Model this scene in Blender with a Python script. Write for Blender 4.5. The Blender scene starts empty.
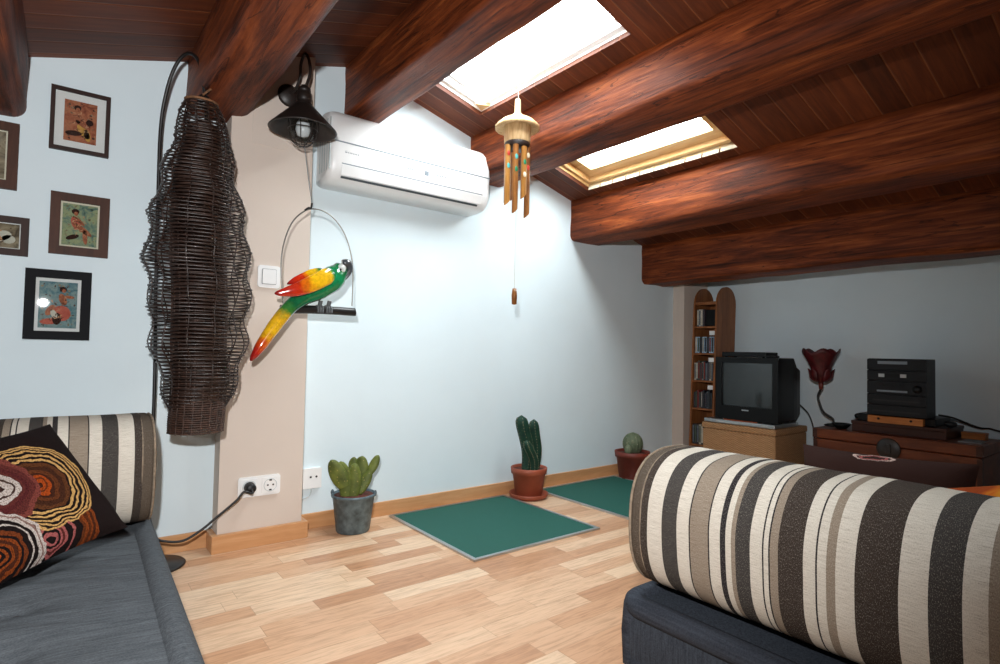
import bpy, math, random
from mathutils import Vector, Matrix, noise as mnoise
random.seed(7)
S = bpy.context.scene
COL = S.collection
PI = math.pi
sin, cos = math.sin, math.cos
V = Vector

# ------------------------------------------------------------------ camera (1000 x 664)
FPX = 565.4
RIGHT = V((0.78928164, -0.61371819, 0.01960793))
UP = V((-0.03608086, -0.01447709, 0.99924401))
FWD = V((0.61297036, 0.78939242, 0.03356999))
CAM = V((0, 0, 1.0))
cd = bpy.data.cameras.new('camera'); cam = bpy.data.objects.new('camera', cd); COL.objects.link(cam)
cd.sensor_fit = 'HORIZONTAL'; cd.sensor_width = 36; cd.lens = FPX / 1000 * 36
cd.clip_start = 0.02
m3 = Matrix((RIGHT, UP, -FWD)).transposed()
cam.matrix_world = Matrix.Translation(CAM) @ m3.to_4x4()
S.camera = cam

def ray(x, y):
    return RIGHT * ((x - 500) / FPX) + UP * (-(y - 332) / FPX) + FWD
def onX(x, y, X): r = ray(x, y); return CAM + r * ((X - CAM.x) / r.x)     # meets the plane X
def onY(x, y, Y): r = ray(x, y); return CAM + r * ((Y - CAM.y) / r.y)
def onZ(x, y, Z): r = ray(x, y); return CAM + r * ((Z - CAM.z) / r.z)

# ------------------------------------------------------------------ materials
def lin(c):
    r = []
    for v in c[:3]:
        v = v / 255
        r.append(v / 12.92 if v <= 0.04045 else ((v + 0.055) / 1.055) ** 2.4)
    return (r[0], r[1], r[2], 1)

class NT:
    def __init__(s, name):
        s.m = bpy.data.materials.new(name); s.m.use_nodes = True
        s.t = s.m.node_tree; s.n = s.t.nodes; s.b = s.n['Principled BSDF']
    def node(s, kind, **kw):
        n = s.n.new(kind)
        for k, v in kw.items(): setattr(n, k, v)
        return n
    def put(s, sock, v):
        if isinstance(v, bpy.types.NodeSocket): s.t.links.new(v, sock)
        else: sock.default_value = v
    def M(s, op, a, b=0.0, c=0.0):
        n = s.node('ShaderNodeMath', operation=op)
        s.put(n.inputs[0], a); s.put(n.inputs[1], b); s.put(n.inputs[2], c)
        return n.outputs[0]
    def coord(s, which='Object'):
        return s.node('ShaderNodeTexCoord').outputs[which]
    def xyz(s, vec):
        n = s.node('ShaderNodeSeparateXYZ'); s.put(n.inputs[0], vec); return n.outputs
    def comb(s, x, y, z):
        n = s.node('ShaderNodeCombineXYZ')
        for i, v in enumerate((x, y, z)): s.put(n.inputs[i], v)
        return n.outputs[0]
    def mapv(s, vec, scale=(1, 1, 1), loc=(0, 0, 0), rot=(0, 0, 0)):
        n = s.node('ShaderNodeMapping'); s.put(n.inputs['Vector'], vec)
        n.inputs['Scale'].default_value = scale; n.inputs['Location'].default_value = loc; n.inputs['Rotation'].default_value = rot
        return n.outputs[0]
    def noise(s, vec, scale=5, detail=4, rough=0.55, dist=0.0, out='Fac'):
        n = s.node('ShaderNodeTexNoise'); s.put(n.inputs['Vector'], vec)
        n.inputs['Scale'].default_value = scale; n.inputs['Detail'].default_value = detail
        n.inputs['Roughness'].default_value = rough; n.inputs['Distortion'].default_value = dist
        return n.outputs[out]
    def white(s, vec, out='Value'):
        n = s.node('ShaderNodeTexWhiteNoise', noise_dimensions='3D'); s.put(n.inputs['Vector'], vec); return n.outputs[out]
    def ramp(s, fac, stops, interp='LINEAR'):
        n = s.node('ShaderNodeValToRGB'); s.put(n.inputs[0], fac)
        cr = n.color_ramp; cr.interpolation = interp
        while len(cr.elements) < len(stops): cr.elements.new(0.5)
        for e, (p, c) in zip(cr.elements, stops):
            e.position = p; e.color = lin(c)
        return n.outputs[0]
    def mix(s, fac, a, b, mode='MIX'):
        n = s.node('ShaderNodeMix', data_type='RGBA', blend_type=mode)
        s.put(n.inputs[0], fac); s.put(n.inputs[6], a); s.put(n.inputs[7], b)
        return n.outputs[2]
    def bump(s, h, strength=0.3, dist=0.01):
        n = s.node('ShaderNodeBump'); n.inputs['Strength'].default_value = strength; n.inputs['Distance'].default_value = dist
        s.put(n.inputs['Height'], h); s.put(s.b.inputs['Normal'], n.outputs[0])
    def set(s, **kw):
        names = dict(color='Base Color', rough='Roughness', metal='Metallic', spec='Specular IOR Level', coat='Coat Weight', coatr='Coat Roughness', sheen='Sheen Weight', trans='Transmission Weight')
        for k, v in kw.items(): s.put(s.b.inputs[names[k]], v)
        return s

def plain(name, c, rough=0.5, var=0.10, scale=12, metal=0, spec=0.5, coat=0, bump=0, bscale=80):
    t = NT(name); co = t.coord()
    n = t.noise(co, scale, 3)
    d = [max(0, v * (1 - var)) for v in c]; l = [min(255, v * (1 + var)) for v in c]
    t.set(color=t.ramp(n, [(0.3, d), (0.7, l)]), rough=rough, metal=metal, spec=spec, coat=coat)
    if bump: t.bump(t.noise(co, bscale, 3), bump, 0.004)
    return t.m

def wood(name, dark, mid, light, axis='Y', rough=0.45, scale=1.0, coat=0.0, bump=0.3, bd=0.01):
    t = NT(name); co = t.coord()
    st = {'X': (0.12, 1, 1), 'Y': (1, 0.12, 1), 'Z': (1, 1, 0.12)}[axis]
    st = tuple(v * scale for v in st)
    v = t.mapv(co, st)
    n1 = t.noise(v, 9, 6, 0.6, 1.2)
    n2 = t.noise(v, 45, 4, 0.6)
    n3 = t.noise(co, 2.2 * scale, 3)
    f = t.M('ADD', t.M('MULTIPLY', n1, 0.62), t.M('ADD', t.M('MULTIPLY', n2, 0.2), t.M('MULTIPLY', n3, 0.18)))
    t.set(color=t.ramp(f, [(0.33, dark), (0.5, mid), (0.68, light)]), rough=rough, coat=coat, spec=0.3)
    t.bump(f, bump, bd)
    return t.m

M = {}
M['wall'] = plain('white wall paint', (217, 231, 237), 0.9, 0.008, 3, spec=0.08, bump=0.05, bscale=60)
M['beige'] = plain('beige wall paint', (210, 197, 186), 0.9, 0.01, 3, spec=0.08, bump=0.05, bscale=60)
M['outside'] = plain('plaster', (225, 225, 222), 0.9, 0.02)
def beam_mat():
    t = NT('dark stained log'); co = t.coord(); inf = t.node('ShaderNodeObjectInfo')
    sh_ = t.comb(t.M('MULTIPLY', inf.outputs['Random'], 20), 0, 0)
    va = t.node('ShaderNodeVectorMath', operation='ADD'); t.put(va.inputs[0], co); t.put(va.inputs[1], sh_); v0 = va.outputs[0]
    n1 = t.noise(t.mapv(v0, (1, 0.1, 1)), 16, 7, 0.62, 0.9)
    n2 = t.noise(t.mapv(v0, (1, 0.05, 1)), 70, 4, 0.6)
    n3 = t.noise(t.mapv(v0, (1, 0.4, 1)), 2.6, 3, 0.5)
    f = t.M('ADD', t.M('MULTIPLY', n1, 0.5), t.M('ADD', t.M('MULTIPLY', n2, 0.28), t.M('MULTIPLY', n3, 0.22)))
    c = t.ramp(f, [(0.38, (52, 22, 10)), (0.47, (94, 42, 19)), (0.55, (126, 61, 28)), (0.65, (164, 90, 45))])
    cr = t.noise(t.mapv(v0, (1, 0.06, 1)), 11, 3, 0.5, 1.6)
    k = t.M('LESS_THAN', t.M('ABSOLUTE', t.M('SUBTRACT', cr, 0.5)), 0.008)
    c = t.mix(t.M('MULTIPLY', k, 0.6), c, lin((34, 14, 8)))
    t.set(color=c, rough=0.55, spec=0.2)
    t.bump(t.M('SUBTRACT', f, t.M('MULTIPLY', k, 0.25)), 0.6, 0.012)
    return t.m
M['beam'] = beam_mat()
M['baseboard'] = wood('beech skirting', (182, 128, 84), (198, 146, 100), (212, 164, 120), 'X', 0.4, 1.4, 0.2, 0.05)
M['pine'] = wood('varnished pine', (196, 152, 96), (214, 174, 120), (228, 196, 148), 'Y', 0.35, 1.5, 0.2, 0.05)
M['passe'] = plain('white card', (222, 226, 224), 0.9, 0.01)
M['cream_card'] = plain('cream card', (212, 208, 186), 0.9, 0.02)
M['white_paint'] = plain('white window paint', (236, 237, 236), 0.6, 0.01)
M['white_plastic'] = plain('white plastic', (235, 236, 236), 0.32, 0.01)
M['grey_plastic'] = plain('pale grey plastic', (188, 198, 200), 0.4, 0.02)
M['mid_grey'] = plain('grey lettering', (120, 130, 138), 0.5, 0.02)
M['hole'] = plain('dark opening', (20, 20, 22), 0.6, 0.05)
M['black_metal'] = plain('black painted metal', (22, 20, 20), 0.42, 0.1)
M['dark_iron'] = plain('dark bronze iron', (34, 27, 24), 0.45, 0.15, 20)
M['black_plastic'] = plain('black plastic', (10, 11, 13), 0.4, 0.05, spec=0.25)
M['charcoal_plastic'] = plain('charcoal plastic', (22, 24, 28), 0.42, 0.05, spec=0.25)
M['silver'] = plain('brushed aluminium', (186, 190, 192), 0.32, 0.03, 30, metal=0.85)
M['steel_wire'] = plain('steel wire', (140, 138, 132), 0.35, 0.05, metal=0.9)
M['cable'] = plain('black cable', (20, 20, 22), 0.5, 0.05)
M['cord'] = plain('pale cord', (196, 190, 176), 0.8, 0.05)
M['terracotta'] = plain('terracotta plastic', (146, 70, 46), 0.5, 0.06, 10)
M['darkterra'] = plain('dark red clay', (112, 44, 32), 0.5, 0.08, 10)
M['soil'] = plain('reddish soil', (84, 42, 32), 0.95, 0.4, 60, bump=0.6)
M['zinc'] = plain('galvanised zinc', (92, 108, 116), 0.5, 0.22, 26, metal=0.45)
M['spine'] = plain('cactus spines', (188, 172, 128), 0.7, 0.1)
M['glass_white'] = plain('frosted bulb', (232, 236, 238), 0.25, 0.01)

def glass_mat(name, tint=(255, 255, 255), gloss=0.06, rough=0.02):
    t = NT(name)
    tr = t.node('ShaderNodeBsdfTransparent'); tr.inputs[0].default_value = lin(tint)
    gl = t.node('ShaderNodeBsdfGlossy'); gl.inputs['Roughness'].default_value = rough
    lw = t.node('ShaderNodeLayerWeight'); lw.inputs['Blend'].default_value = 0.5
    f = t.M('ADD', t.M('MULTIPLY', t.M('POWER', lw.outputs['Facing'], 5.0), 0.5), gloss)
    mx = t.node('ShaderNodeMixShader'); t.put(mx.inputs[0], f)
    t.t.links.new(tr.outputs[0], mx.inputs[1]); t.t.links.new(gl.outputs[0], mx.inputs[2])
    t.t.links.new(mx.outputs[0], t.n['Material Output'].inputs[0])
    return t.m
M['pane'] = glass_mat('window glass', (250, 252, 252), 0.0)
M['clear'] = glass_mat('clear glass', (236, 238, 238), 0.05)
M['picture_glass'] = glass_mat('picture glass', (250, 250, 250), 0.015, 0.015)

def floor_mat():
    t = NT('laminate strip floor'); x, y, z = t.xyz(t.coord())
    W = 0.093; L = 0.48
    row = t.M('FLOOR', t.M('DIVIDE', y, W))
    off = t.white(t.comb(row, 3.3, 0))
    xs = t.M('ADD', t.M('DIVIDE', x, L), t.M('MULTIPLY', off, 7.0))
    cell = t.M('FLOOR', xs)
    rnd = t.white(t.comb(row, cell, 1.7))
    base = t.ramp(rnd, [(0.0, (190, 142, 106)), (0.3, (206, 160, 124)), (0.6, (220, 181, 147)), (1.0, (232, 203, 172))])
    g = t.noise(t.comb(t.M('ADD', t.M('MULTIPLY', x, 2.2), t.M('MULTIPLY', rnd, 40)), t.M('MULTIPLY', y, 22), 0), 3.0, 6, 0.6, 1.0)
    gr = t.ramp(g, [(0.3, (206, 196, 186)), (0.55, (250, 248, 246)), (0.75, (255, 255, 255))])
    c = t.mix(0.8, base, gr, 'MULTIPLY')
    fy = t.M('FRACT', t.M('DIVIDE', y, W)); fx = t.M('FRACT', xs)
    e1 = t.M('LESS_THAN', fy, 0.018); e2 = t.M('LESS_THAN', fx, 0.005)
    e = t.M('MAXIMUM', e1, e2)
    c = t.mix(t.M('MULTIPLY', e, 0.35), c, lin((120, 84, 56)))
    t.set(color=c, rough=0.33, spec=0.4)
    t.bump(g, 0.03, 0.002)
    return t.m
M['floor'] = floor_mat()

def plank_mat():
    t = NT('stained ceiling planks'); co = t.coord(); x, y, z = t.xyz(co)
    W = 0.122
    yy = t.M('DIVIDE', t.M('SUBTRACT', 3.085, y), W)
    row = t.M('FLOOR', yy); fr = t.M('FRACT', yy)
    rnd = t.white(t.comb(row, 2.0, 0))
    g = t.noise(t.comb(t.M('ADD', t.M('MULTIPLY', x, 1.2), t.M('MULTIPLY', rnd, 30)), t.M('MULTIPLY', y, 14), z), 3.0, 6, 0.6, 0.8)
    c = t.ramp(t.M('ADD', t.M('MULTIPLY', g, 0.7), t.M('MULTIPLY', rnd, 0.3)), [(0.25, (62, 27, 12)), (0.5, (90, 42, 19)), (0.75, (118, 58, 28))])
    d = t.M('MINIMUM', fr, t.M('SUBTRACT', 1.0, fr))
    e = t.M('LESS_THAN', d, 0.022)
    c = t.mix(t.M('MULTIPLY', e, 0.5), c, lin((150, 92, 54)))
    t.set(color=c, rough=0.55, spec=0.3)
    t.bump(t.M('MINIMUM', d, 0.06), 0.6, 0.08)
    return t.m
M['planks'] = plank_mat()

def stripe_mat():
    t = NT('striped woven upholstery'); co = t.coord('UV'); d, v, _ = t.xyz(co)
    CR, DK, TP, LN, DB = (220, 214, 202), (70, 67, 65), (152, 139, 124), (50, 47, 50), (66, 58, 53)
    seq = [(0.0, (92, 82, 72)), (0.05, DB), (0.075, CR), (0.127, DK), (0.177, CR), (0.2185, LN), (0.2225, TP), (0.274, LN), (0.278, CR), (0.3095, LN), (0.3255, CR),
           (0.3425, TP), (0.353, DK), (0.392, CR), (0.408, LN), (0.410, CR), (0.4235, LN), (0.4285, CR), (0.441, LN), (0.444, TP), (0.462, DB), (0.5205, CR), (0.55, LN), (0.5535, CR),
           (0.574, TP), (0.591, CR), (0.6305, DB), (0.7115, CR), (0.7655, DK), (0.8165, CR), (0.8575, TP)]
    f = t.M('PINGPONG', d, 0.88)
    c = t.ramp(f, seq, 'CONSTANT')
    # threads across and along the stripes
    th = t.noise(t.comb(t.M('MULTIPLY', d, 24), t.M('MULTIPLY', v, 520), 0), 1.0, 4, 0.75)
    th2 = t.noise(t.comb(t.M('MULTIPLY', d, 620), t.M('MULTIPLY', v, 260), 4), 1.0, 2, 0.6)
    k = t.M('ADD', t.M('MULTIPLY', th, 0.6), t.M('MULTIPLY', th2, 0.4))
    c1 = t.mix(0.85, c, t.ramp(k, [(0.34, (160, 152, 144)), (0.47, (228, 224, 220)), (0.6, (255, 255, 255))]), 'MULTIPLY')
    sp = t.M('GREATER_THAN', th2, 0.6)
    c1 = t.mix(t.M('MULTIPLY', sp, 0.22), c1, lin((200, 190, 176)))
    t.set(color=c1, rough=0.95, spec=0.08)
    t.bump(k, 0.25, 0.002)
    return t.m
M['stripes'] = stripe_mat()

def grey_fabric(name, a, b, axis):
    t = NT(name); co = t.coord()
    st = (1.5, 40, 40) if axis == 'X' else (40, 1.5, 40) if axis == 'Y' else (60, 60, 2.0)
    n = t.noise(t.mapv(co, st), 3.0, 4, 0.65)
    n2 = t.noise(co, 220, 2, 0.6)
    f = t.M('ADD', t.M('MULTIPLY', n, 0.6), t.M('MULTIPLY', n2, 0.4))
    t.set(color=t.ramp(f, [(0.35, a), (0.65, b)]), rough=0.95, spec=0.08)
    t.bump(f, 0.35, 0.004)
    return t.m
M['grey_cloth'] = grey_fabric('slate woven cloth', (68, 72, 76), (102, 107, 112), 'X')
M['grey_side'] = grey_fabric('slate woven cloth upright weave', (48, 52, 59), (72, 78, 87), 'Z')
M['navy_cloth'] = grey_fabric('dark slate cloth', (44, 47, 54), (68, 73, 82), 'Y')
M['button'] = plain('dark grey button', (52, 54, 58), 0.8, 0.1)

# ------------------------------------------------------------------ geometry helpers
def wloc(o):
    p = V((0, 0, 0))
    while o is not None: p = p + o.location; o = o.parent
    return p

class MB:
    def __init__(s): s.v = []; s.f = []; s.mi = []; s.uv = []; s.sm = []
    def add(s, verts, faces, uvs=None, mi=0, smooth=True):
        o = len(s.v); s.v += [V(p) for p in verts]
        s.uv += list(uvs) if uvs else [(0, 0)] * len(verts)
        for f in faces:
            s.f.append([o + i for i in f]); s.mi.append(mi); s.sm.append(smooth)
        return s
    def box(s, lo, hi, mi=0, rot=None, about=None):
        x0, y0, z0 = lo; x1, y1, z1 = hi
        vs = [V(p) for p in ((x0, y0, z0), (x1, y0, z0), (x1, y1, z0), (x0, y1, z0), (x0, y0, z1), (x1, y0, z1), (x1, y1, z1), (x0, y1, z1))]
        if rot is not None:
            c = V(about) if about is not None else (V(lo) + V(hi)) / 2
            vs = [rot @ (p - c) + c for p in vs]
        return s.add(vs, [(0, 3, 2, 1), (4, 5, 6, 7), (0, 1, 5, 4), (1, 2, 6, 5), (2, 3, 7, 6), (3, 0, 4, 7)], mi=mi, smooth=False)
    def loft(s, rings, cap=True, closed=False, mi=0, smooth=True, uvs=None):
        n = len(rings[0]); vs = [p for r in rings for p in r]; fs = []
        m = len(rings); R = m if closed else m - 1
        for i in range(R):
            a = i * n; b = ((i + 1) % m) * n
            for j in range(n):
                k = (j + 1) % n
                fs.append((a + j, a + k, b + k, b + j))
        s.add(vs, fs, uvs, mi, smooth)
        if cap and not closed:
            s.add(rings[0], [tuple(reversed(range(n)))], uvs[:n] if uvs else None, mi, False)
            s.add(rings[-1], [tuple(range(n))], uvs[-n:] if uvs else None, mi, False)
        return s
    def tube(s, path, r, n=8, closed=False, mi=0, cap=True, flat=1.0, flatdir=None, uvt=False):
        P = [V(p) for p in path]; m = len(P); rings = []; uvs = []
        t0 = (P[1] - P[0]).normalized()
        a = V((0, 0, 1)) if abs(t0.z) < 0.9 else V((1, 0, 0))
        if flatdir is not None: a = V(flatdir)
        u = (a - t0 * a.dot(t0)).normalized()
        for i in range(m):
            if closed: t = (P[(i + 1) % m] - P[i - 1]).normalized()
            else: t = (P[min(i + 1, m - 1)] - P[max(i - 1, 0)]).normalized()
            u = (u - t * u.dot(t)).normalized(); w = t.cross(u)
            ri = r[i] if isinstance(r, (list, tuple)) else r
            rings.append([P[i] + (u * cos(2 * PI * j / n) * flat + w * sin(2 * PI * j / n)) * ri for j in range(n)])
            uvs += [(i / (m - 1), j / n) for j in range(n)]
        return s.loft(rings, cap, closed, mi, True, uvs if uvt else None)
    def lathe(s, prof, c=(0, 0, 0), n=32, mi=0, wob=None, smooth=True, rot=None):
        c = V(c); rings = []
        for r, z in prof:
            ring = []
            for j in range(n):
                a = 2 * PI * j / n; q = r * (wob(a, z) if wob else 1)
                p = V((q * cos(a), q * sin(a), z))
                if rot is not None: p = rot @ p
                ring.append(c + p)
            rings.append(ring)
        return s.loft(rings, True, False, mi, smooth)
    def ball(s, c, rad, n=16, m=10, rot=None, mi=0, uvs=False):
        c = V(c); rings = []; uv = []
        for i in range(m + 1):
            ph = PI * i / m; rr = max(sin(ph), 0.002)
            ring = []
            for j in range(n):
                a = 2 * PI * j / n
                p = V((rad[0] * rr * cos(a), rad[1] * rr * sin(a), -rad[2] * cos(ph)))
                if rot is not None: p = rot @ p
                ring.append(c + p); uv.append((i / m, j / n))
            rings.append(ring)
        return s.loft(rings, True, False, mi, True, uv)
    def prism(s, poly, a, b, to3, mi=0, smooth=False):
        return s.loft([[to3(p, a) for p in poly], [to3(p, b) for p in poly]], True, False, mi, smooth)
    def build(s, name, mat, parent=None, bevel=0, seg=2, subd=0, origin=None):
        me = bpy.data.meshes.new(name)
        if parent is not None: o0 = wloc(parent)
        elif origin is not None: o0 = V(origin)
        else: o0 = V((0, 0, 0))
        me.from_pydata([tuple(p - o0) for p in s.v], [], s.f)
        mats = mat if isinstance(mat, (list, tuple)) else [mat]
        for m in mats: me.materials.append(m)
        me.polygons.foreach_set('material_index', s.mi)
        me.polygons.foreach_set('use_smooth', s.sm)
        ul = me.uv_layers.new(name='UVMap')
        for lp in me.loops: ul.data[lp.index].uv = s.uv[lp.vertex_index]
        me.update()
        ob = bpy.data.objects.new(name, me); COL.objects.link(ob)
        if parent is not None: ob.parent = parent
        else: ob.location = o0
        if bevel:
            b = ob.modifiers.new('bevel', 'BEVEL'); b.width = bevel; b.segments = seg; b.limit_method = 'ANGLE'; b.angle_limit = math.radians(40)
        if subd:
            d = ob.modifiers.new('subd', 'SUBSURF'); d.levels = subd; d.render_levels = subd
        return ob

def tag(o, label, cat, group=None, kind=None):
    o['label'] = label; o['category'] = cat
    if group: o['group'] = group
    if kind: o['kind'] = kind
    return o
def thing(name, label, cat, loc, group=None):
    o = bpy.data.objects.new(name, None); COL.objects.link(o)
    o.empty_display_size = 0.05; o.location = loc
    return tag(o, label, cat, group)
def struct(o):
    o['kind'] = 'structure'; return o
def relabel(o, text): o['label'] = text; return o
def copy_tree(o, parent=None):
    c = o.copy(); COL.objects.link(c)
    if parent is not None: c.parent = parent
    for ch in list(o.children): copy_tree(ch, c)
    return c
def spline(pts, n=10):
    P = [V(p) for p in pts]; out = []
    for i in range(len(P) - 1):
        p0 = P[max(i - 1, 0)]; p1 = P[i]; p2 = P[i + 1]; p3 = P[min(i + 2, len(P) - 1)]
        for k in range(n):
            t = k / n
            out.append(0.5 * ((2 * p1) + (p2 - p0) * t + (2 * p0 - 5 * p1 + 4 * p2 - p3) * t * t + (3 * p1 - p0 - 3 * p2 + p3) * t ** 3))
    out.append(P[-1]); return out
def lerp(tab, x):
    if x <= tab[0][0]: return tab[0][1]
    for (a, b), (c, d) in zip(tab, tab[1:]):
        if x <= c: return b + (d - b) * (x - a) / (c - a)
    return tab[-1][1]
def XZ(p, y): return V((p[0], y, p[1]))
def rrect(x0, z0, x1, z1, r, n=5):
    out = []
    for cx, cz, a0 in ((x1 - r, z1 - r, 0), (x0 + r, z1 - r, PI / 2), (x0 + r, z0 + r, PI), (x1 - r, z0 + r, 1.5 * PI)):
        for k in range(n + 1):
            a = a0 + PI / 2 * k / n
            out.append((cx + r * cos(a), cz + r * sin(a)))
    return out

# ------------------------------------------------------------------ room shell
YB, YN, XL, XR = 3.13, -2.6, -2.4, 4.82
RX, RZ = 1.346, 2.6625
def zR(x): return RZ - 0.273 * (x - RX)
def zL(x): return RZ + 0.297 * (x - RX)
def zc(x): return zR(x) if x >= RX else zL(x)

struct(MB().box((XL - 0.1, YN - 0.1, -0.08), (XR + 0.1, YB + 0.1, 0)).build('floor', M['floor']))
gable = [(XL - 0.1, -0.08), (XR + 0.1, -0.08), (XR + 0.1, zR(XR + 0.1) + 0.02), (RX, RZ + 0.02), (XL - 0.1, zL(XL - 0.1) + 0.02)]
struct(MB().prism(gable, YB, YB + 0.1, XZ).build('wall_back', M['wall']))
struct(MB().prism(gable, YN - 0.1, YN, XZ).build('wall_front', M['wall']))
struct(MB().box((XR, YN, -0.08), (XR + 0.1, YB, zR(XR) + 0.02)).build('wall_right', M['wall']))
struct(MB().box((XL - 0.1, YN, -0.08), (XL, YB, zL(XL) + 0.02)).build('wall_left', M['wall']))

H1 = (1.50, 2.03, 1.675, 2.86); H2 = (2.50, 3.04, 1.715, 2.888)
TH = 0.026
nR = V((0.273, 0, 1)).normalized()
mb = MB()
xs = [RX, H1[0], H1[1], H2[0], H2[1], XR + 0.1]; ys = sorted([YN - 0.1, H1[2], H1[3], H2[2], H2[3], YB + 0.1])
def hole(i, j):
    x = (xs[i] + xs[i + 1]) / 2; y = (ys[j] + ys[j + 1]) / 2
    return any(h[0] < x < h[1] and h[2] < y < h[3] for h in (H1, H2))
def cpt(x, y, up): return V((x, y, zR(x))) + nR * up
for i in range(5):
    for j in range(5):
        if hole(i, j): continue
        a = [(xs[i], ys[j]), (xs[i + 1], ys[j]), (xs[i + 1], ys[j + 1]), (xs[i], ys[j + 1])]
        vs = [cpt(x, y, 0) for x, y in a] + [cpt(x, y, TH) for x, y in a]
        fs = [(0, 3, 2, 1), (4, 5, 6, 7)]
        for e, (di, dj) in enumerate(((0, -1), (1, 0), (0, 1), (-1, 0))):
            I, J = i + di, j + dj
            if not (0 <= I < 5 and 0 <= J < 5) or hole(I, J):
                fs.append((e, (e + 1) % 4, 4 + (e + 1) % 4, 4 + e))
        mb.add(vs, fs, smooth=False)
nL = V((-0.297, 0, 1)).normalized()
a = [(XL - 0.1, YN - 0.1), (RX, YN - 0.1), (RX, YB + 0.1), (XL - 0.1, YB + 0.1)]
vs = [V((x, y, zL(x))) for x, y in a] + [V((x, y, zL(x))) + nL * TH for x, y in a]
mb.add(vs, [(0, 3, 2, 1), (4, 5, 6, 7), (0, 1, 5, 4), (1, 2, 6, 5), (2, 3, 7, 6), (3, 0, 4, 7)], smooth=False)
struct(mb.build('ceiling', M['planks']))

def skylight(name, H, mt, sw=0.075):
    x0, x1, y0, y1 = H
    r = bpy.data.objects.new(name, None); COL.objects.link(r); r.location = cpt((x0 + x1) / 2, (y0 + y1) / 2, 0); r['kind'] = 'structure'
    def slab(mb, xa, xb, ya, yb, u0, u1):
        a = [(xa, ya), (xb, ya), (xb, yb), (xa, yb)]
        mb.add([cpt(x, y, u0) for x, y in a] + [cpt(x, y, u1) for x, y in a], [(0, 3, 2, 1), (4, 5, 6, 7), (0, 1, 5, 4), (1, 2, 6, 5), (2, 3, 7, 6), (3, 0, 4, 7)], smooth=False)
    def ring(mb, d0, d1, u0, u1):
        slab(mb, x0 + d0, x0 + d1, y0 + d0, y1 - d0, u0, u1); slab(mb, x1 - d1, x1 - d0, y0 + d0, y1 - d0, u0, u1)
        slab(mb, x0 + d1, x1 - d1, y0 + d0, y0 + d1, u0, u1); slab(mb, x0 + d1, x1 - d1, y1 - d1, y1 - d0, u0, u1)
    f = MB(); ring(f, -0.03, 0.004, TH, 0.10); ring(f, 0.004, 0.03, 0.045, 0.10)
    f.build('window_frame', mt, r)
    s_ = MB(); ring(s_, 0.03, sw, 0.085, 0.125)
    s_.build('sash', mt, r)
    o = MB(); ring(o, -0.03, 0.03, 0.1, 0.14); o.build('flashing', M['silver'], r)
    g = MB(); slab(g, x0 + 0.07, x1 - 0.07, y0 + 0.07, y1 - 0.07, 0.104, 0.108)
    g.build('pane', M['pane'], r)
    # daylight portal at the pane
    L = bpy.data.lights.new('daylight portal', 'AREA'); L.shape = 'RECTANGLE'; L.size = x1 - x0 - 0.1; L.size_y = y1 - y0 - 0.1
    L.cycles.is_portal = True
    lo = bpy.data.objects.new('daylight_portal', L); COL.objects.link(lo)
    lo.location = cpt((x0 + x1) / 2, (y0 + y1) / 2, 0.15)
    lo.rotation_euler = (0, math.atan(0.273), 0)
    return r, slab
w1, slab1 = skylight('window_1', H1, M['white_paint'], 0.05); w2, slab2 = skylight('window_2', H2, M['pine'], 0.105)
for k in range(10):
    ya = H2[2] + 0.003 + 0.1175 * k; e_ = MB(); slab2(e_, H2[1] - 0.004, H2[1] - 0.0005, ya, ya + 0.106, 0.0, 0.052)
    e_.build('lit_plank_end', M['cream_card'], w2)  # cream plates paint the sky's brightness onto the cut plank ends
p = MB(); a_, b_ = H1[1], H1[3]
vs = [cpt(a_ - 0.07, b_ - 0.03, 0.03), cpt(a_ + 0.001, b_ - 0.1, 0.03), cpt(a_ + 0.001, b_ + 0.001, 0.03)]
p.add(vs + [v_ + nR * 0.016 for v_ in vs], [(2, 1, 0), (3, 4, 5), (0, 1, 4, 3), (1, 2, 5, 4), (2, 0, 3, 5)], smooth=False)
p.build('corner_block', M['pine'], w1)

# beige pillar and corner pilaster
PY, PX0, PX1 = 3.014, 0.631, 1.037
struct(MB().prism([(PX0, 0), (PX1, 0), (PX1, zL(PX1) + 0.01), (PX0, zL(PX0) + 0.01)], PY, YB, XZ).build('wall_pillar', M['beige']))
struct(MB().prism([(4.445, 0), (XR, 0), (XR, zR(XR) + 0.01), (4.445, zR(4.445) + 0.01)], PY, YB, XZ).build('wall_pilaster', M['beige']))
q0 = onY(252, 143, PY); q1 = onY(287, 112, PY)
struct(MB().box((q0.x, PY - 0.003, q0.z), (q1.x, PY, q1.z)).build('trim_1', M['beige'], bevel=0.002))
# skirting boards
BH, BT = 0.084, 0.015
struct(MB().box((XL, YB - BT, 0), (PX0 - BT, YB, BH)).box((PX1 + BT, YB - BT, 0), (4.445, YB, BH)).build('baseboard_back', M['baseboard'], bevel=0.003))
struct(MB().box((PX0 - 0.028, PY - 0.028, 0), (PX1 + 0.028, PY, BH + 0.001)).box((PX0 - 0.028, PY, 0), (PX0, YB, BH + 0.001)).box((PX1, PY, 0), (PX1 + 0.028, YB, BH + 0.001)).build('baseboard_pillar', M['baseboard'], bevel=0.003))
struct(MB().box((XR - BT, YN, 0), (XR, PY, BH)).build('baseboard_right', M['baseboard'], bevel=0.003))
struct(MB().box((XL, YN, 0), (XL + BT, YB, BH)).build('baseboard_left', M['baseboard'], bevel=0.003))

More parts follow.
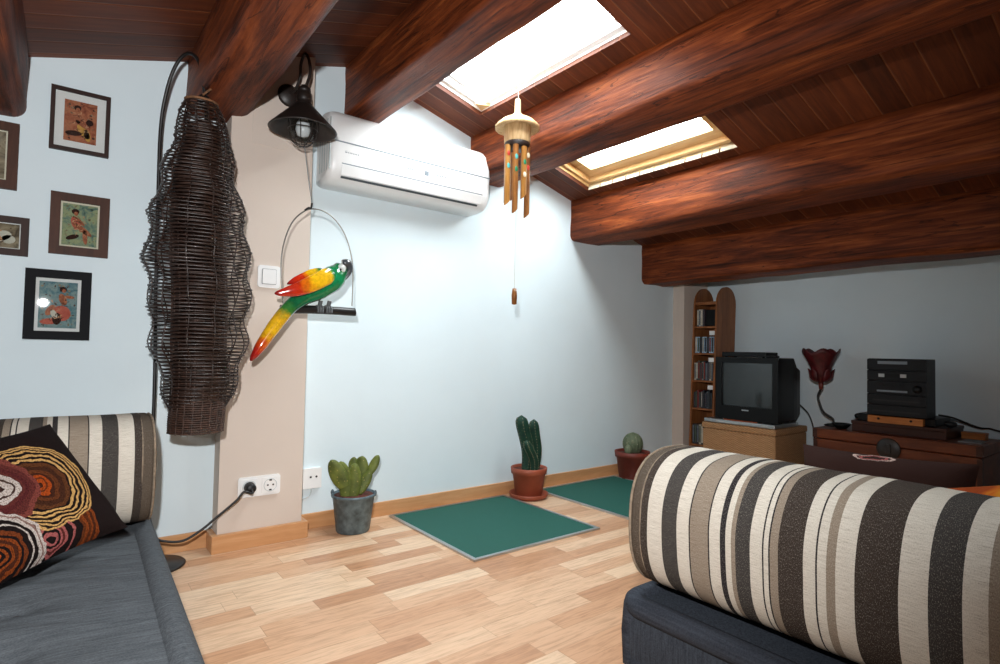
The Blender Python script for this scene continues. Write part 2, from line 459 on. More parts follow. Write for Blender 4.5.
# ------------------------------------------------------------------ ceiling beams
def beam(x0, x1, zb, rl, rr, seed, label):
    pts = []
    zt0, zt1 = zc(x0) + 0.012, zc(x1) + 0.012
    pts.append((x1, zt1))
    if x0 < RX < x1: pts.append((RX, RZ + 0.012))
    pts.append((x0, zt0))
    for k in range(4): pts.append((x0, zt0 + (zb + rl - zt0) * (k + 1) / 5))
    for k in range(7):
        a = PI + PI / 2 * k / 6; pts.append((x0 + rl + rl * cos(a), zb + rl + rl * sin(a)))
    for k in range(4): pts.append((x0 + rl + (x1 - rr - x0 - rl) * (k + 1) / 5, zb))
    for k in range(7):
        a = 1.5 * PI + PI / 2 * k / 6; pts.append((x1 - rr + rr * cos(a), zb + rr + rr * sin(a)))
    for k in range(4): pts.append((x1, zb + rr + (zt1 - zb - rr) * (k + 1) / 5))
    pts = pts[:-0 or None]
    rings = []; N = 72
    for i in range(N + 1):
        y = YB - (YB - YN) * i / N; ring = []
        for (x, z) in pts:
            w = min(1.0, max(0.0, (zc(x) - z) / 0.06))
            nx = mnoise.noise(V((x * 6 + seed * 9, y * 1.6, z * 6))) * 0.016 + mnoise.noise(V((x * 16, y * 5 + seed * 5, z * 16))) * 0.005
            nz = mnoise.noise(V((x * 6 + seed * 9 + 40, y * 1.6, z * 6))) * 0.014 + mnoise.noise(V((x * 16 + 9, y * 5, z * 16))) * 0.005
            k = 0.5 if i == 0 else 1
            ring.append(V((x + nx * w * k, y, z + nz * w * k)))
        rings.append(ring)
    o = MB().loft(rings).build('ceiling_beam', M['beam'], origin=((x0 + x1) / 2, YB, zb))
    return tag(o, label, 'beam', 'round-edged wooden roof beams')
beam(-0.47, -0.152, 1.945, 0.03, 0.05, 1, 'dark log roof beam at the upper left corner, above the framed pictures')
beam(0.447, 0.725, 2.135, 0.05, 0.10, 2, 'log roof beam ending above the woven floor lamp and the beige pillar')
beam(1.253, 1.475, 2.343, 0.02, 0.03, 3, 'log ridge beam ending directly above the air conditioner')
beam(2.148, 2.462, 2.15, 0.06, 0.08, 4, 'broad log roof beam running between the two skylights')
beam(3.107, 3.50, 1.868, 0.045, 0.09, 5, 'log roof beam just right of the smaller skylight with a pine frame')
beam(3.984, 4.33, 1.612, 0.045, 0.05, 6, 'lowest log roof beam, over the television corner')

# ------------------------------------------------------------------ pictures on the left wall
M['frame_dark'] = wood('dark walnut frame', (30, 15, 11), (42, 21, 15), (54, 30, 22), 'Z', 0.6, 3, 0.0, 0.05)
M['frame_brown'] = wood('brown wood frame', (48, 25, 15), (64, 34, 20), (80, 45, 28), 'Z', 0.6, 3, 0.0, 0.05)
M['frame_black'] = plain('black lacquer frame', (14, 16, 20), 0.6, 0.05, spec=0.1)
def painted(name, cols, sc=14):
    t = NT(name); n = t.noise(t.coord(), sc, 5, 0.65, 0.8)
    st = [(0.25 + 0.5 * i / (len(cols) - 1), c) for i, c in enumerate(cols)]
    t.set(color=t.ramp(n, st), rough=0.8, spec=0.1); return t.m
P_red = painted('rust print ground', [(84, 48, 38), (142, 80, 58), (172, 112, 82), (110, 78, 60)], 34)
P_green = painted('garden print ground', [(46, 62, 58), (98, 124, 112), (150, 160, 120), (70, 84, 66)], 34)
P_blue = painted('blue grey print ground', [(44, 70, 80), (84, 120, 128), (128, 150, 148), (70, 74, 72)], 34)
P_brown = painted('sepia print ground', [(40, 34, 28), (92, 82, 66), (150, 140, 116), (60, 58, 50)])
P_skin = painted('print figure warm', [(104, 58, 42), (156, 96, 70), (192, 136, 104)], 60)
P_skin2 = painted('print highlights', [(170, 120, 88), (206, 166, 128)], 60)
P_hair2 = painted('print shadows', [(60, 40, 34), (104, 70, 54)], 60)
P_hair = painted('print figure dark', [(34, 22, 20), (62, 40, 32)], 30)
P_cloth = painted('print cloth', [(170, 128, 60), (206, 160, 84)], 40)
P_rose = painted('print rose cloth', [(150, 70, 58), (196, 110, 92)], 40)
P_pale = painted('print pale cloth', [(170, 174, 160), (206, 204, 188)], 40)
def picture(x0, z0, x1, z1, fw, fmat, mats, inset, ground, figs, label, asp=None):
    cx = (x0 + x1) / 2
    r = thing('framed_picture', label, 'picture', (cx, YB, z0), 'framed pictures on the left wall')
    f = MB(); d = 0.022
    for a in (((x0, z0), (x1, z0), (x1 - fw, z0 + fw), (x0 + fw, z0 + fw)), ((x1, z0), (x1, z1), (x1 - fw, z1 - fw), (x1 - fw, z0 + fw)),
              ((x1, z1), (x0, z1), (x0 + fw, z1 - fw), (x1 - fw, z1 - fw)), ((x0, z1), (x0, z0), (x0 + fw, z0 + fw), (x0 + fw, z1 - fw))):
        f.prism(a, YB - d, YB, XZ)
    f.build('frame', fmat, r, bevel=0.002)
    MB().box((x0 + fw, YB - 0.008, z0 + fw), (x1 - fw, YB - 0.001, z1 - fw)).build('mount', mats, r)
    ix, iz = inset
    a0, b0, a1, b1 = x0 + fw + ix, z0 + fw + iz, x1 - fw - ix, z1 - fw - iz
    p = MB().box((a0, YB - 0.0095, b0), (a1, YB - 0.008, b1))
    ms = [ground]
    rg = random.Random(int(x0 * 1000 + z0 * 100))
    extra = [(m_, [(rg.uniform(0.06, 0.94), rg.uniform(0.05, 0.95), rg.uniform(0.012, 0.05), rg.uniform(0.012, 0.045), rg.uniform(0, 3)) for _ in range(26)]) for m_ in (P_brown, P_green if ground is P_green else P_hair2, ground)]
    extra = [(m_, [e_ for e_ in el_ if abs(e_[0] - 0.5) > 0.2 or e_[1] < 0.3 or e_[1] > 0.86]) for m_, el_ in extra]
    post = [(P_hair2, [(rg.uniform(0.3, 0.75), rg.uniform(0.15, 0.7), rg.uniform(0.006, 0.02), rg.uniform(0.03, 0.08), rg.uniform(0, 3)) for _ in range(14)]), (P_skin2, [(rg.uniform(0.3, 0.75), rg.uniform(0.2, 0.75), rg.uniform(0.006, 0.02), rg.uniform(0.02, 0.07), rg.uniform(0, 3)) for _ in range(14)])]
    for k, (mt, el) in enumerate(extra + figs + post):
        ms.append(mt)
        for (u, v, ru, rv, ang) in el:
            n = 14; ca, sa = cos(ang), sin(ang)
            w, h = a1 - a0, b1 - b0
            poly = []
            for j in range(n):
                t_ = 2 * PI * j / n; px_ = ru * cos(t_) * w; pz_ = rv * sin(t_) * w
                poly.append((a0 + u * w + px_ * ca - pz_ * sa, b0 + v * h + px_ * sa + pz_ * ca))
            p.add([XZ(q, YB - 0.0097 - 0.0002 * k) for q in poly], [tuple(range(n))], mi=k + 1, smooth=False)
    p.build('print', ms, r)
    MB().box((x0 + fw, YB - 0.0135, z0 + fw), (x1 - fw, YB - 0.0125, z1 - fw)).build('glazing', M['picture_glass'], r)
    return r
seated = [(P_cloth, [(0.6, 0.28, 0.14, 0.3, 0.6), (0.72, 0.2, 0.1, 0.24, 0.2)]), (P_skin, [(0.42, 0.56, 0.11, 0.2, -0.2), (0.55, 0.44, 0.07, 0.24, 1.0)]), (P_hair, [(0.4, 0.83, 0.11, 0.11, 0), (0.3, 0.2, 0.26, 0.1, 0.1), (0.78, 0.52, 0.12, 0.12, 0)]), (P_skin, [(0.41, 0.79, 0.065, 0.08, 0)])]
picture(-0.071, 1.842, 0.142, 2.12, 0.016, M['frame_dark'], M['passe'], (0.032, 0.032), P_red, seated, 'small picture in a thin dark frame with a wide white mount, topmost of the pictures')
sit2 = [(P_rose, [(0.38, 0.55, 0.13, 0.24, 0.3)]), (P_skin, [(0.58, 0.4, 0.09, 0.34, 0.9), (0.66, 0.22, 0.07, 0.26, 0.1), (0.48, 0.6, 0.06, 0.22, 0.8)]), (P_hair, [(0.36, 0.82, 0.11, 0.1, 0), (0.3, 0.2, 0.2, 0.08, 0.4)]), (P_skin, [(0.38, 0.77, 0.06, 0.075, 0)])]
picture(-0.056, 1.385, 0.155, 1.656, 0.036, M['frame_brown'], M['cream_card'], (0.007, 0.008), P_green, sit2, 'brown wood framed picture of a seated figure, directly below the thin dark frame')
crouch = [(P_rose, [(0.6, 0.32, 0.24, 0.26, 0.2), (0.3, 0.14, 0.26, 0.1, 0.1)]), (P_skin, [(0.62, 0.62, 0.1, 0.2, 0.3), (0.3, 0.38, 0.1, 0.2, -0.5), (0.78, 0.68, 0.15, 0.05, -0.1)]), (P_hair, [(0.62, 0.84, 0.1, 0.09, 0), (0.48, 0.2, 0.12, 0.2, 0)]), (P_pale, [(0.4, 0.3, 0.08, 0.15, 0.4)]), (P_skin, [(0.64, 0.81, 0.055, 0.065, 0)])]
picture(-0.128, 1.012, 0.1, 1.313, 0.036, M['frame_black'], M['passe'], (0.012, 0.014), P_blue, crouch, 'picture in a broad black frame, lowest on the wall above the striped bolster')
picture(-0.405, 1.635, -0.168, 1.915, 0.036, M['frame_brown'], M['cream_card'], (0.006, 0.006), P_brown, [(P_rose, [(0.6, 0.5, 0.15, 0.35, 0.2)]), (P_skin, [(0.7, 0.75, 0.1, 0.1, 0)])], 'brown framed picture cut by the left photo edge, under the corner beam')
picture(-0.41, 1.36, -0.122, 1.522, 0.027, M['frame_dark'], M['passe'], (0.004, 0.004), P_brown, [(P_pale, [(0.7, 0.45, 0.2, 0.1, 0.3), (0.85, 0.35, 0.1, 0.08, 0)]), (P_skin, [(0.66, 0.62, 0.04, 0.06, 0)])], 'small wide brown framed picture at the left photo edge, beside the seated figure')

# ------------------------------------------------------------------ floor lamp with a woven shade
LY = 2.78
LB = V((0.345, 3.0, 0))
lamp = thing('floor_lamp', 'tall arched floor lamp with a dark woven wicker shade beside the left sofa', 'lamp', LB)
MB().lathe([(0.002, 0), (0.122, 0), (0.125, 0.004), (0.125, 0.01), (0.12, 0.014), (0.03, 0.018), (0.002, 0.018)], LB + V((0.022, -0.03, 0)), 48).build('base', M['black_metal'], lamp)
SC = onY(207, 100, LY)
pole = [LB + V((0, 0, 0.02)), LB + V((0, 0, 0.8)), onY(155.5, 300, 2.995), onY(158, 200, 2.99), onY(160.5, 130, 2.97), onY(166, 94, 2.93), onY(175, 67, 2.885), onY(186, 54, 2.84), onY(196, 57, LY + 0.02), onY(202, 74, LY), SC + V((0, 0, -0.06))]
MB().tube(spline(pole, 8), 0.0075, 10).build('pole', M['black_metal'], lamp)
prof = []
for y, a, b in [(103, 186, 217), (109, 182, 221), (118, 179, 225), (130, 176, 230), (150, 172, 233), (165, 166, 234), (178, 161, 236), (192, 159, 241), (205, 156, 244), (216, 151, 246), (232, 149, 248), (248, 148, 250), (266, 145, 252), (285, 148, 252), (303, 151, 251), (320, 151, 248), (335, 149, 249), (346, 150, 248), (360, 158, 243), (380, 160, 239), (397, 164, 232), (408, 169, 227), (414, 171, 222)]:
    P0 = onY((a + b) / 2, y, LY); dep = (P0 - CAM).dot(FWD)
    prof.append((P0.z, P0.x, (b - a) / 2 * dep / FPX / 1.12))
prof.reverse()
zt, zb_ = prof[-1][0], prof[0][0]
cxs = [(z, x) for z, x, r in prof]; rs = [(z, r) for z, x, r in prof]
M['wicker'] = plain('dark brown wicker', (40, 25, 19), 0.38, 0.3, 40, coat=0.2)
M['wicker2'] = plain('brown wicker core', (62, 42, 33), 0.6, 0.3, 60)
sh = MB(); NR = 88
def shade_r(z, a):
    k = sin(min(1, (zt - z) / 0.25) * PI / 2)
    return lerp(rs, z) * (1 - 0.02 * k + 0.02 * k * cos(6 * a + 2.0)) * (1 + 0.062 * k * cos(2 * PI * z / 0.205 + 1.1 * sin(a * 2 + 1) + (0.9 if cos(a) < 0 else 0)))
for i in range(NR):
    z = zb_ + (zt - zb_) * (i + 0.5) / NR; cx = lerp(cxs, z)
    z0 = z; ph = random.random() * 7; tilt = random.uniform(-0.0025, 0.0025); jr = random.uniform(-0.004, 0.004)
    ring = []
    for j in range(40):
        a = 2 * PI * j / 40
        r = shade_r(z, a) + jr
        ring.append((cx + r * cos(a), LY + r * 0.8 * sin(a), z0 + tilt * cos(a + ph) + 0.0008 * sin(5 * a + ph)))
    sh.tube(ring, random.uniform(0.0030, 0.0042), 5, closed=True)
for j in range(12):
    a = 2 * PI * (j + 0.3) / 12; pts = []
    for i in range(40):
        z = zb_ + (zt - zb_) * i / 39; r = shade_r(z, a)
        pts.append((lerp(cxs, z) + r * cos(a), LY + 0.8 * r * sin(a), z))
    sh.tube(pts, 0.003, 5)
sh.build('woven_shade', M['wicker'], lamp)
rt = shade_r(zt, 0)
MB().tube([(lerp(cxs, zt) + (rt + 0.002) * cos(2 * PI * j / 32), LY + 0.8 * (rt + 0.002) * sin(2 * PI * j / 32), zt + 0.003) for j in range(32)], 0.006, 6, closed=True).tube(spline([onY(203, 95, LY - 0.05), onY(208, 91, LY - 0.045), onY(213, 88, LY - 0.03)], 4), 0.005, 6).build('rim_binding', plain('tan rope', (120, 84, 56), 0.8, 0.2, 60), lamp)
core = MB(); b0 = onY(195, 432, LY).z
for i in range(140):
    z = b0 + (zt - 0.1 - b0) * (i + 0.5) / 140; cx = lerp(cxs, max(z, zb_)); r = 0.108 if z < zt - 0.4 else 0.108 - 0.05 * (z - zt + 0.4) / 0.3
    core.tube([(cx + r * cos(2 * PI * j / 24), LY + 0.9 * r * sin(2 * PI * j / 24), z + 0.001 * sin(j + i)) for j in range(24)], 0.0046, 4, closed=True)
for j in range(20):
    a = 2 * PI * j / 20
    core.tube([(lerp(cxs, max(z, zb_)) + 0.108 * cos(a), LY + 0.097 * sin(a), z) for z in [b0 + (zt - 0.45 - b0) * k / 8 for k in range(9)]], 0.004, 4)
core.build('inner_shade', M['wicker2'], lamp)
c0 = V((lerp(cxs, 1.38), LY, 1.2))
MB().lathe([(0.002, 0), (0.03, 0.005), (0.034, 0.04), (0.034, 0.36), (0.02, 0.40), (0.002, 0.40)], c0, 20).build('bulb', M['glass_white'], lamp)
MB().tube(spline([c0 + V((0, 0, 0.4)), V((SC.x, LY, zt - 0.2)), SC + V((0, 0, -0.06))], 6), 0.008, 8).build('lamp_stem', M['black_metal'], lamp)
k0 = onY(204, 99, LY)
MB().tube(spline([onY(196, 104, LY - 0.02), onY(203, 97, LY - 0.025), onY(208, 92, LY - 0.01), onY(213, 86, LY)], 4), 0.006, 6).lathe([(0.004, -0.05), (0.02, -0.045), (0.022, 0.0), (0.004, 0.012)], k0 + V((0, 0, 0.01)), 14).build('hanging_hook', M['black_metal'], lamp)
# lead from the lamp to the double socket
sk0 = onY(237.3, 497.8, PY); sk1 = onY(280, 473.5, PY)
sz0, sz1 = 0.247, 0.346
pl = V((sk0.x + 0.052, PY - 0.052, (sz0 + sz1) / 2))
lead = spline([LB + V((-0.02, -0.12, 0.014)), LB + V((-0.16, -0.03, 0.05)), onY(142, 536, 2.96), onY(162, 541, 2.96), onY(182, 541, 2.955), onY(200, 531, 2.955), onY(217, 517, 2.955), onY(236, 501, 2.95), onY(244, 492, 2.95), pl + V((0, -0.012, -0.02)), pl], 8)
MB().tube(lead, 0.0058, 8).build('power_lead', M['cable'], lamp)
MB().lathe([(0.002, 0), (0.018, 0.001), (0.024, 0.008), (0.026, 0.03), (0.027, 0.034), (0.027, 0.044), (0.002, 0.044)], V((pl.x, PY - 0.055, pl.z)), 20, rot=Matrix.Rotation(-PI / 2, 3, 'X')).build('plug', M['cable'], lamp)

# ------------------------------------------------------------------ sockets and switch
def plate(mb, x0, z0, x1, z1, y1, d, r=0.012): mb.prism(rrect(x0, z0, x1, z1, r), y1 - d, y1, XZ)
so = thing('wall_socket', 'white double power socket low on the beige pillar, one side plugged', 'socket', ((sk0.x + sk1.x) / 2, PY, sz0))
p = MB(); plate(p, sk0.x, sz0, sk1.x, sz1, PY, 0.009); p.build('cover_plate', M['white_plastic'], so, bevel=0.003)
for k in range(2):
    cx = sk0.x + 0.052 + k * 0.101; cz = (sz0 + sz1) / 2
    ins = MB(); ins.prism(rrect(cx - 0.041, cz - 0.04, cx + 0.041, cz + 0.04, 0.004), PY - 0.0115, PY - 0.008, XZ)
    io = ins.build('socket_insert', M['white_plastic'], so, bevel=0.001)
    ringp = [(cx + 0.031 * cos(2 * PI * j / 28), PY - 0.0118, cz + 0.031 * sin(2 * PI * j / 28)) for j in range(28)]
    MB().tube(ringp, 0.0015, 5, closed=True).build('rim', M['grey_plastic'], io)
    h = MB()
    if k == 1:
        for sx in (-0.013, 0.013): h.lathe([(0.0045, 0), (0.0045, 0.002)], V((cx + sx, PY - 0.0115, cz)), 10, rot=Matrix.Rotation(PI / 2, 3, 'X'))
        h.box((cx - 0.006, PY - 0.0132, cz - 0.028), (cx + 0.006, PY - 0.0115, cz - 0.021)).box((cx - 0.006, PY - 0.0132, cz + 0.021), (cx + 0.006, PY - 0.0115, cz + 0.028))
        h.build('contact_hole', M['hole'], io)
a, b = onY(257, 287, PY), onY(280, 267, PY)
sw = thing('light_switch', 'square white light switch on the beige pillar beside the woven shade', 'switch', ((a.x + b.x) / 2, PY, a.z))
p = MB(); plate(p, a.x, a.z, b.x, b.z, PY, 0.010, 0.014); p.build('cover_plate', M['white_plastic'], sw, bevel=0.003)
p = MB(); plate(p, a.x + 0.019, a.z + 0.017, b.x - 0.019, b.z - 0.017, PY - 0.009, 0.002, 0.005); p.build('rocker_gap_shade', plain('shadow gap grey', (150, 155, 158), 0.5), sw)  # grey plate paints the shaded gap around the rocker
p = MB(); plate(p, a.x + 0.022, a.z + 0.02, b.x - 0.022, b.z - 0.02, PY - 0.010, 0.006, 0.004); p.build('rocker', M['white_plastic'], sw, bevel=0.002)
ph = thing('phone_socket', 'small white telephone socket on the white wall beside the pillar', 'socket', (1.125, YB, 0.222))
p = MB(); plate(p, 1.073, 0.222, 1.176, 0.332, YB, 0.02, 0.004); p.build('housing', M['white_plastic'], ph, bevel=0.003)
p = MB()
for cx in (1.115, 1.147): p.lathe([(0.006, 0), (0.006, 0.002)], V((cx, YB - 0.019, 0.285)), 10, rot=Matrix.Rotation(PI / 2, 3, 'X'))
p.build('jack_hole', M['hole'], ph)
MB().tube(spline([(1.125, YB - 0.006, 0.224), (1.118, YB - 0.008, 0.185), (1.09, YB - 0.006, 0.17), (1.04, YB - 0.006, 0.17)], 6), 0.003, 6).build('thin_cable', M['grey_plastic'], ph)

# ------------------------------------------------------------------ wall lamp on the pillar
WL = onY(302, 130, 2.80)
wl = thing('wall_lamp', 'dark metal wall lamp with a cone shade and wire cage on the pillar', 'lamp', (WL.x, PY, WL.z))
bp = onY(289, 96, PY)
MB().lathe([(0.002, 0), (0.058, 0), (0.06, 0.006), (0.05, 0.016), (0.02, 0.024), (0.002, 0.026)], bp, 32, rot=Matrix.Rotation(PI / 2, 3, 'X')).build('backplate', M['dark_iron'], wl)
AC0 = V((WL.x + 0.005, 2.80, onY(309, 92, 2.80).z))
arm = spline([bp + V((0, -0.01, 0)), bp + V((0.015, -0.05, 0.02)), onY(300, 78, 2.92), onY(301, 64, 2.89), onY(305, 54, 2.855), onY(309, 60, 2.815), onY(310, 74, 2.80), AC0], 8)
MB().tube(arm, 0.0075, 10).build('gooseneck_arm', M['dark_iron'], wl)
zr = WL.z
rimr = 0.163
MB().lathe([(0.004, 0.235), (0.016, 0.235), (0.02, 0.225), (0.03, 0.22), (0.032, 0.205), (0.027, 0.2), (0.034, 0.195), (0.036, 0.16), (0.03, 0.15), (0.04, 0.142), (0.04, 0.125), (0.03, 0.12), (0.004, 0.115)], (AC0.x, 2.80, zr - 0.01), 24).build('lamp_holder', M['dark_iron'], wl)
MB().lathe([(0.036, 0.13), (0.05, 0.118), (0.158, 0.006), (rimr, 0.0), (0.157, -0.003), (0.15, 0.006), (0.047, 0.108), (0.03, 0.122)], (AC0.x, 2.80, zr), 48).build('lamp_shade', M['dark_iron'], wl)
MB().lathe([(0.04, 0.1), (0.05, 0.06), (0.056, 0.02), (0.054, -0.02), (0.04, -0.05), (0.018, -0.064), (0.002, -0.066)], (AC0.x, 2.80, zr), 28).build('glass_globe', M['clear'], wl)
MB().lathe([(0.012, 0.11), (0.016, 0.06), (0.032, 0.03), (0.036, 0.0), (0.027, -0.026), (0.002, -0.036)], (AC0.x, 2.80, zr), 20).build('bulb', M['glass_white'], wl)
cg = MB()
for k in range(4):
    a = PI * k / 4 + 0.3
    cg.tube(spline([(AC0.x + r * cos(a), 2.80 + r * sin(a), zr + z) for r, z in ((0.072, 0.06), (0.07, 0.0), (0.058, -0.045), (0.03, -0.075), (0, -0.082), (-0.03, -0.075), (-0.058, -0.045), (-0.07, 0.0), (-0.072, 0.06))], 5), 0.0022, 5)
for r, z in ((0.0705, 0.0), (0.05, -0.055)):
    cg.tube([(AC0.x + r * cos(2 * PI * j / 28), 2.80 + r * sin(2 * PI * j / 28), zr + z) for j in range(28)], 0.0022, 5, closed=True)
cg.build('wire_cage', M['dark_iron'], wl)

# ------------------------------------------------------------------ parrot swing
SY = 2.80
t0 = onY(311, 209, SY); pl_ = onY(281, 309, SY); pr_ = onY(354, 312, SY)
swg = thing('hanging_perch', 'wire hoop swing with a dark wooden bar hanging from the wall lamp', 'swing', (t0.x, SY, pl_.z))
l0 = onY(283.5, 304, SY); l1 = onY(352, 306, SY)
hoop = spline([l0, onY(281, 270, SY), onY(284, 243, SY), onY(294, 220, SY), t0, onY(330, 215, SY), onY(345, 235, SY), onY(352.5, 265, SY), l1], 8)
MB().tube(hoop, 0.0032, 6).build('hoop', M['steel_wire'], swg)
bar = [pl_, pl_.lerp(pr_, 0.04), pl_.lerp(pr_, 0.5) + V((0, 0, 0.004)), pl_.lerp(pr_, 0.96), pr_]
MB().tube(spline(bar, 4), 0.021, 12).build('perch_bar', M['black_metal'], swg)
zz = t0.z
hk = MB().tube(spline([t0 + V((-0.03, 0, -0.012)), t0 + V((-0.012, 0, 0.004)), t0 + V((0, 0, 0.004)), t0 + V((0.004, 0, 0.03))], 4), 0.005, 6)
hk.build('hook', M['black_metal'], swg)
MB().tube([t0 + V((0.004, 0, 0.02)), V((AC0.x + 0.01, SY, zr - 0.082))], 0.0018, 5).build('hanging_thread', M['mid_grey'], swg)

# parrot ornament on the bar
def parrot_ramp(name, stops, nz=0.12, scale=18):
    t = NT(name); u, v, _ = t.xyz(t.coord('UV')); n = t.noise(t.coord(), scale, 3)
    f = t.M('ADD', u, t.M('MULTIPLY', t.M('SUBTRACT', n, 0.5), nz))
    n2 = t.noise(t.coord(), 60, 2)
    c = t.ramp(f, stops)
    t.set(color=t.mix(0.35, c, t.ramp(n2, [(0.35, (160, 150, 140)), (0.6, (255, 255, 255))]), 'MULTIPLY'), rough=0.14, coat=0.8, coatr=0.06)
    return t.m
GR, GR2, YE, OR, RE, DR = (12, 104, 62), (24, 140, 84), (240, 186, 26), (226, 120, 20), (188, 34, 20), (110, 14, 18)
body_m = parrot_ramp('parrot body paint', [(0.0, DR), (0.06, RE), (0.11, (214, 90, 20)), (0.16, YE), (0.27, (232, 180, 36)), (0.31, (60, 130, 50)), (0.36, GR), (0.7, GR2), (0.88, GR), (0.95, (20, 90, 60))])
wing_m = parrot_ramp('parrot wing paint', [(0.0, DR), (0.14, RE), (0.40, (200, 50, 18)), (0.5, OR), (0.58, YE), (0.76, (240, 190, 40)), (0.84, (70, 130, 50)), (0.9, GR)], 0.2)
PYc = SY - 0.02
def pp(x, y, dy=0.0): return onY(x, y, PYc + dy)
bird = thing('parrot_figure', 'glossy green, yellow and red parrot ornament perched on the wire hoop swing', 'ornament', pl_.lerp(pr_, 0.5) + V((0, 0, 0.0165)))
ax = spline([pp(250.5, 361), pp(262, 344), pp(276, 324), pp(289, 308), pp(302, 297.5), pp(316, 289.5), pp(329, 281), pp(336, 275), pp(341, 270), pp(343.5, 267.5)], 8)
rp = [(0, 0.004), (0.03, 0.014), (0.1, 0.026), (0.22, 0.033), (0.34, 0.034), (0.44, 0.042), (0.56, 0.058), (0.68, 0.066), (0.77, 0.06), (0.85, 0.047), (0.92, 0.043), (0.97, 0.034), (1.0, 0.006)]
nA = len(ax)
MB().tube(ax, [lerp(rp, i / (nA - 1)) for i in range(nA)], 20, flat=1.0, uvt=True).build('body', body_m, bird)
def wing(pts, rad, dy, name='wing'):
    w = spline([pp(x, y, dy + d) for x, y, d in pts], 8); n = len(w)
    mbw = MB().tube(w, [lerp(rad, i / (n - 1)) for i in range(n)], 18, flat=0.42, flatdir=(0, 1, 0), uvt=True)
    return mbw.build(name, wing_m, bird)
wr = [(0, 0.003), (0.08, 0.013), (0.25, 0.026), (0.5, 0.038), (0.75, 0.042), (0.9, 0.03), (1, 0.006)]
wing([(274.5, 293.5, 0), (286, 292, -0.01), (300, 288.5, -0.02), (316, 282, -0.02), (329, 275, -0.005), (334, 272, 0.01)], wr, -0.058)
wing([(287, 284, 0), (297, 280, 0), (306, 277, 0.01), (316, 274, 0.01), (324, 274, 0.0)], [(0, 0.003), (0.2, 0.018), (0.6, 0.03), (0.9, 0.03), (1, 0.008)], 0.05)
face_m = plain('pale parrot face', (196, 200, 196), 0.2, 0.1, 30, coat=0.6)
beak_m = plain('dark parrot beak', (66, 70, 74), 0.16, 0.15, 30, coat=0.7)
hd = pp(341, 268, -0.012)
rotb = Matrix.Rotation(-0.75, 3, 'Y')
MB().ball(pp(340.5, 270, -0.022), (0.027, 0.03, 0.04), 14, 10, rot=Matrix.Rotation(0.5, 3, 'Y')).build('face_patch', face_m, bird)
MB().tube(spline([pp(342, 264, -0.018), pp(347.5, 264, -0.024), pp(349.5, 269, -0.026), pp(347.5, 275.5, -0.026), pp(343.5, 281.5, -0.024)], 5), [0.024, 0.028, 0.030, 0.031, 0.031, 0.030, 0.029, 0.024, 0.024, 0.023, 0.022, 0.02, 0.019, 0.017, 0.015, 0.013, 0.011, 0.009, 0.007, 0.004, 0.002], 12, flat=0.8).build('beak', beak_m, bird)
MB().ball(pp(347.5, 261.5, -0.005), (0.016, 0.016, 0.009), 10, 8).build('crown_patch', plain('red crown', (170, 34, 26), 0.2, 0.1, coat=0.6), bird)
eye = pp(340.5, 269.5, -0.05)
MB().ball(eye, (0.006, 0.004, 0.006), 10, 8).build('eye', M['black_plastic'], bird)
ft = MB()
for k in (0.5, 0.62):
    c = pl_.lerp(pr_, k) + V((0, 0, 0.0))
    for d in (-0.012, 0.0, 0.012):
        ft.tube([c + V((d, -0.0 + 0.024 * cos(a), 0.024 * sin(a))) for a in [PI * (0.15 + 1.0 * j / 8) for j in range(9)]], 0.0052, 6)
    ft.tube([c + V((0, -0.004, 0.018)), c + V((0.004, -0.012, 0.05))], 0.011, 8)
ft.build('foot', plain('grey claws', (84, 88, 90), 0.3, 0.1, coat=0.4), bird)

# ------------------------------------------------------------------ air conditioner
ac = thing('air_conditioner', 'white wall-mounted split air conditioner under the ridge beam', 'air conditioner', (1.63, YB, 1.9))
A0, A1 = 1.100, 2.172
pf = [(0.0, 1.897), (0.0, 2.30), (0.10, 2.305), (0.16, 2.29), (0.195, 2.255), (0.212, 2.19), (0.218, 2.12), (0.218, 2.06), (0.212, 2.0), (0.2, 1.955), (0.18, 1.92), (0.16, 1.905), (0.12, 1.9)]
def acring(x, sc=1.0):
    cy, cz = 0.1, 2.1
    return [V((x, YB - max(0.0, (cy + (d - cy) * sc) if d > 0.01 else 0.0), cz + (z - cz) * sc)) for d, z in pf]
def acr(x, ins):
    out = []
    for d, z in pf:
        dd = max(0.0, d - ins) if d > 0.09 else d
        zz_ = z - ins if z > 2.2 else (z + ins if z < 1.95 else z)
        out.append(V((x, YB - dd, zz_)))
    return out
MB().loft([acr(A0, 0.03), acr(A0 + 0.006, 0.014), acr(A0 + 0.02, 0.004), acr(A0 + 0.045, 0), acr(A1 - 0.06, 0), acr(A1 - 0.03, 0.004), acr(A1 - 0.01, 0.016), acr(A1, 0.035)]).build('casing', M['white_plastic'], ac)
def acstrip(x0, x1, d0, z0, d1, z1, t=0.003):
    dv = V((0, -(d1 - d0), z1 - z0)); nrm = V((1, 0, 0)).cross(dv).normalized() * t
    if nrm.y > 0: nrm = -nrm
    a = [V((x0, YB - d0, z0)), V((x1, YB - d0, z0)), V((x1, YB - d1, z1)), V((x0, YB - d1, z1))]
    return a, [p + nrm for p in a]
def acplate(mb, *arg, t=0.003, mi=0):
    a, b = acstrip(*arg, t=t); mb.add(a + b, [(0, 3, 2, 1), (4, 5, 6, 7), (0, 1, 5, 4), (1, 2, 6, 5), (2, 3, 7, 6), (3, 0, 4, 7)], mi=mi, smooth=False)
p = MB(); acplate(p, A0 + 0.02, A1 - 0.015, 0.2180, 2.107, 0.2184, 2.114, t=0.0015); p.build('panel_seam', M['mid_grey'], ac)
p = MB(); acplate(p, 1.165, 2.095, 0.195, 1.936, 0.2125, 1.992, t=0.004); lv = p.build('louvre', M['white_plastic'], ac, bevel=0.002)
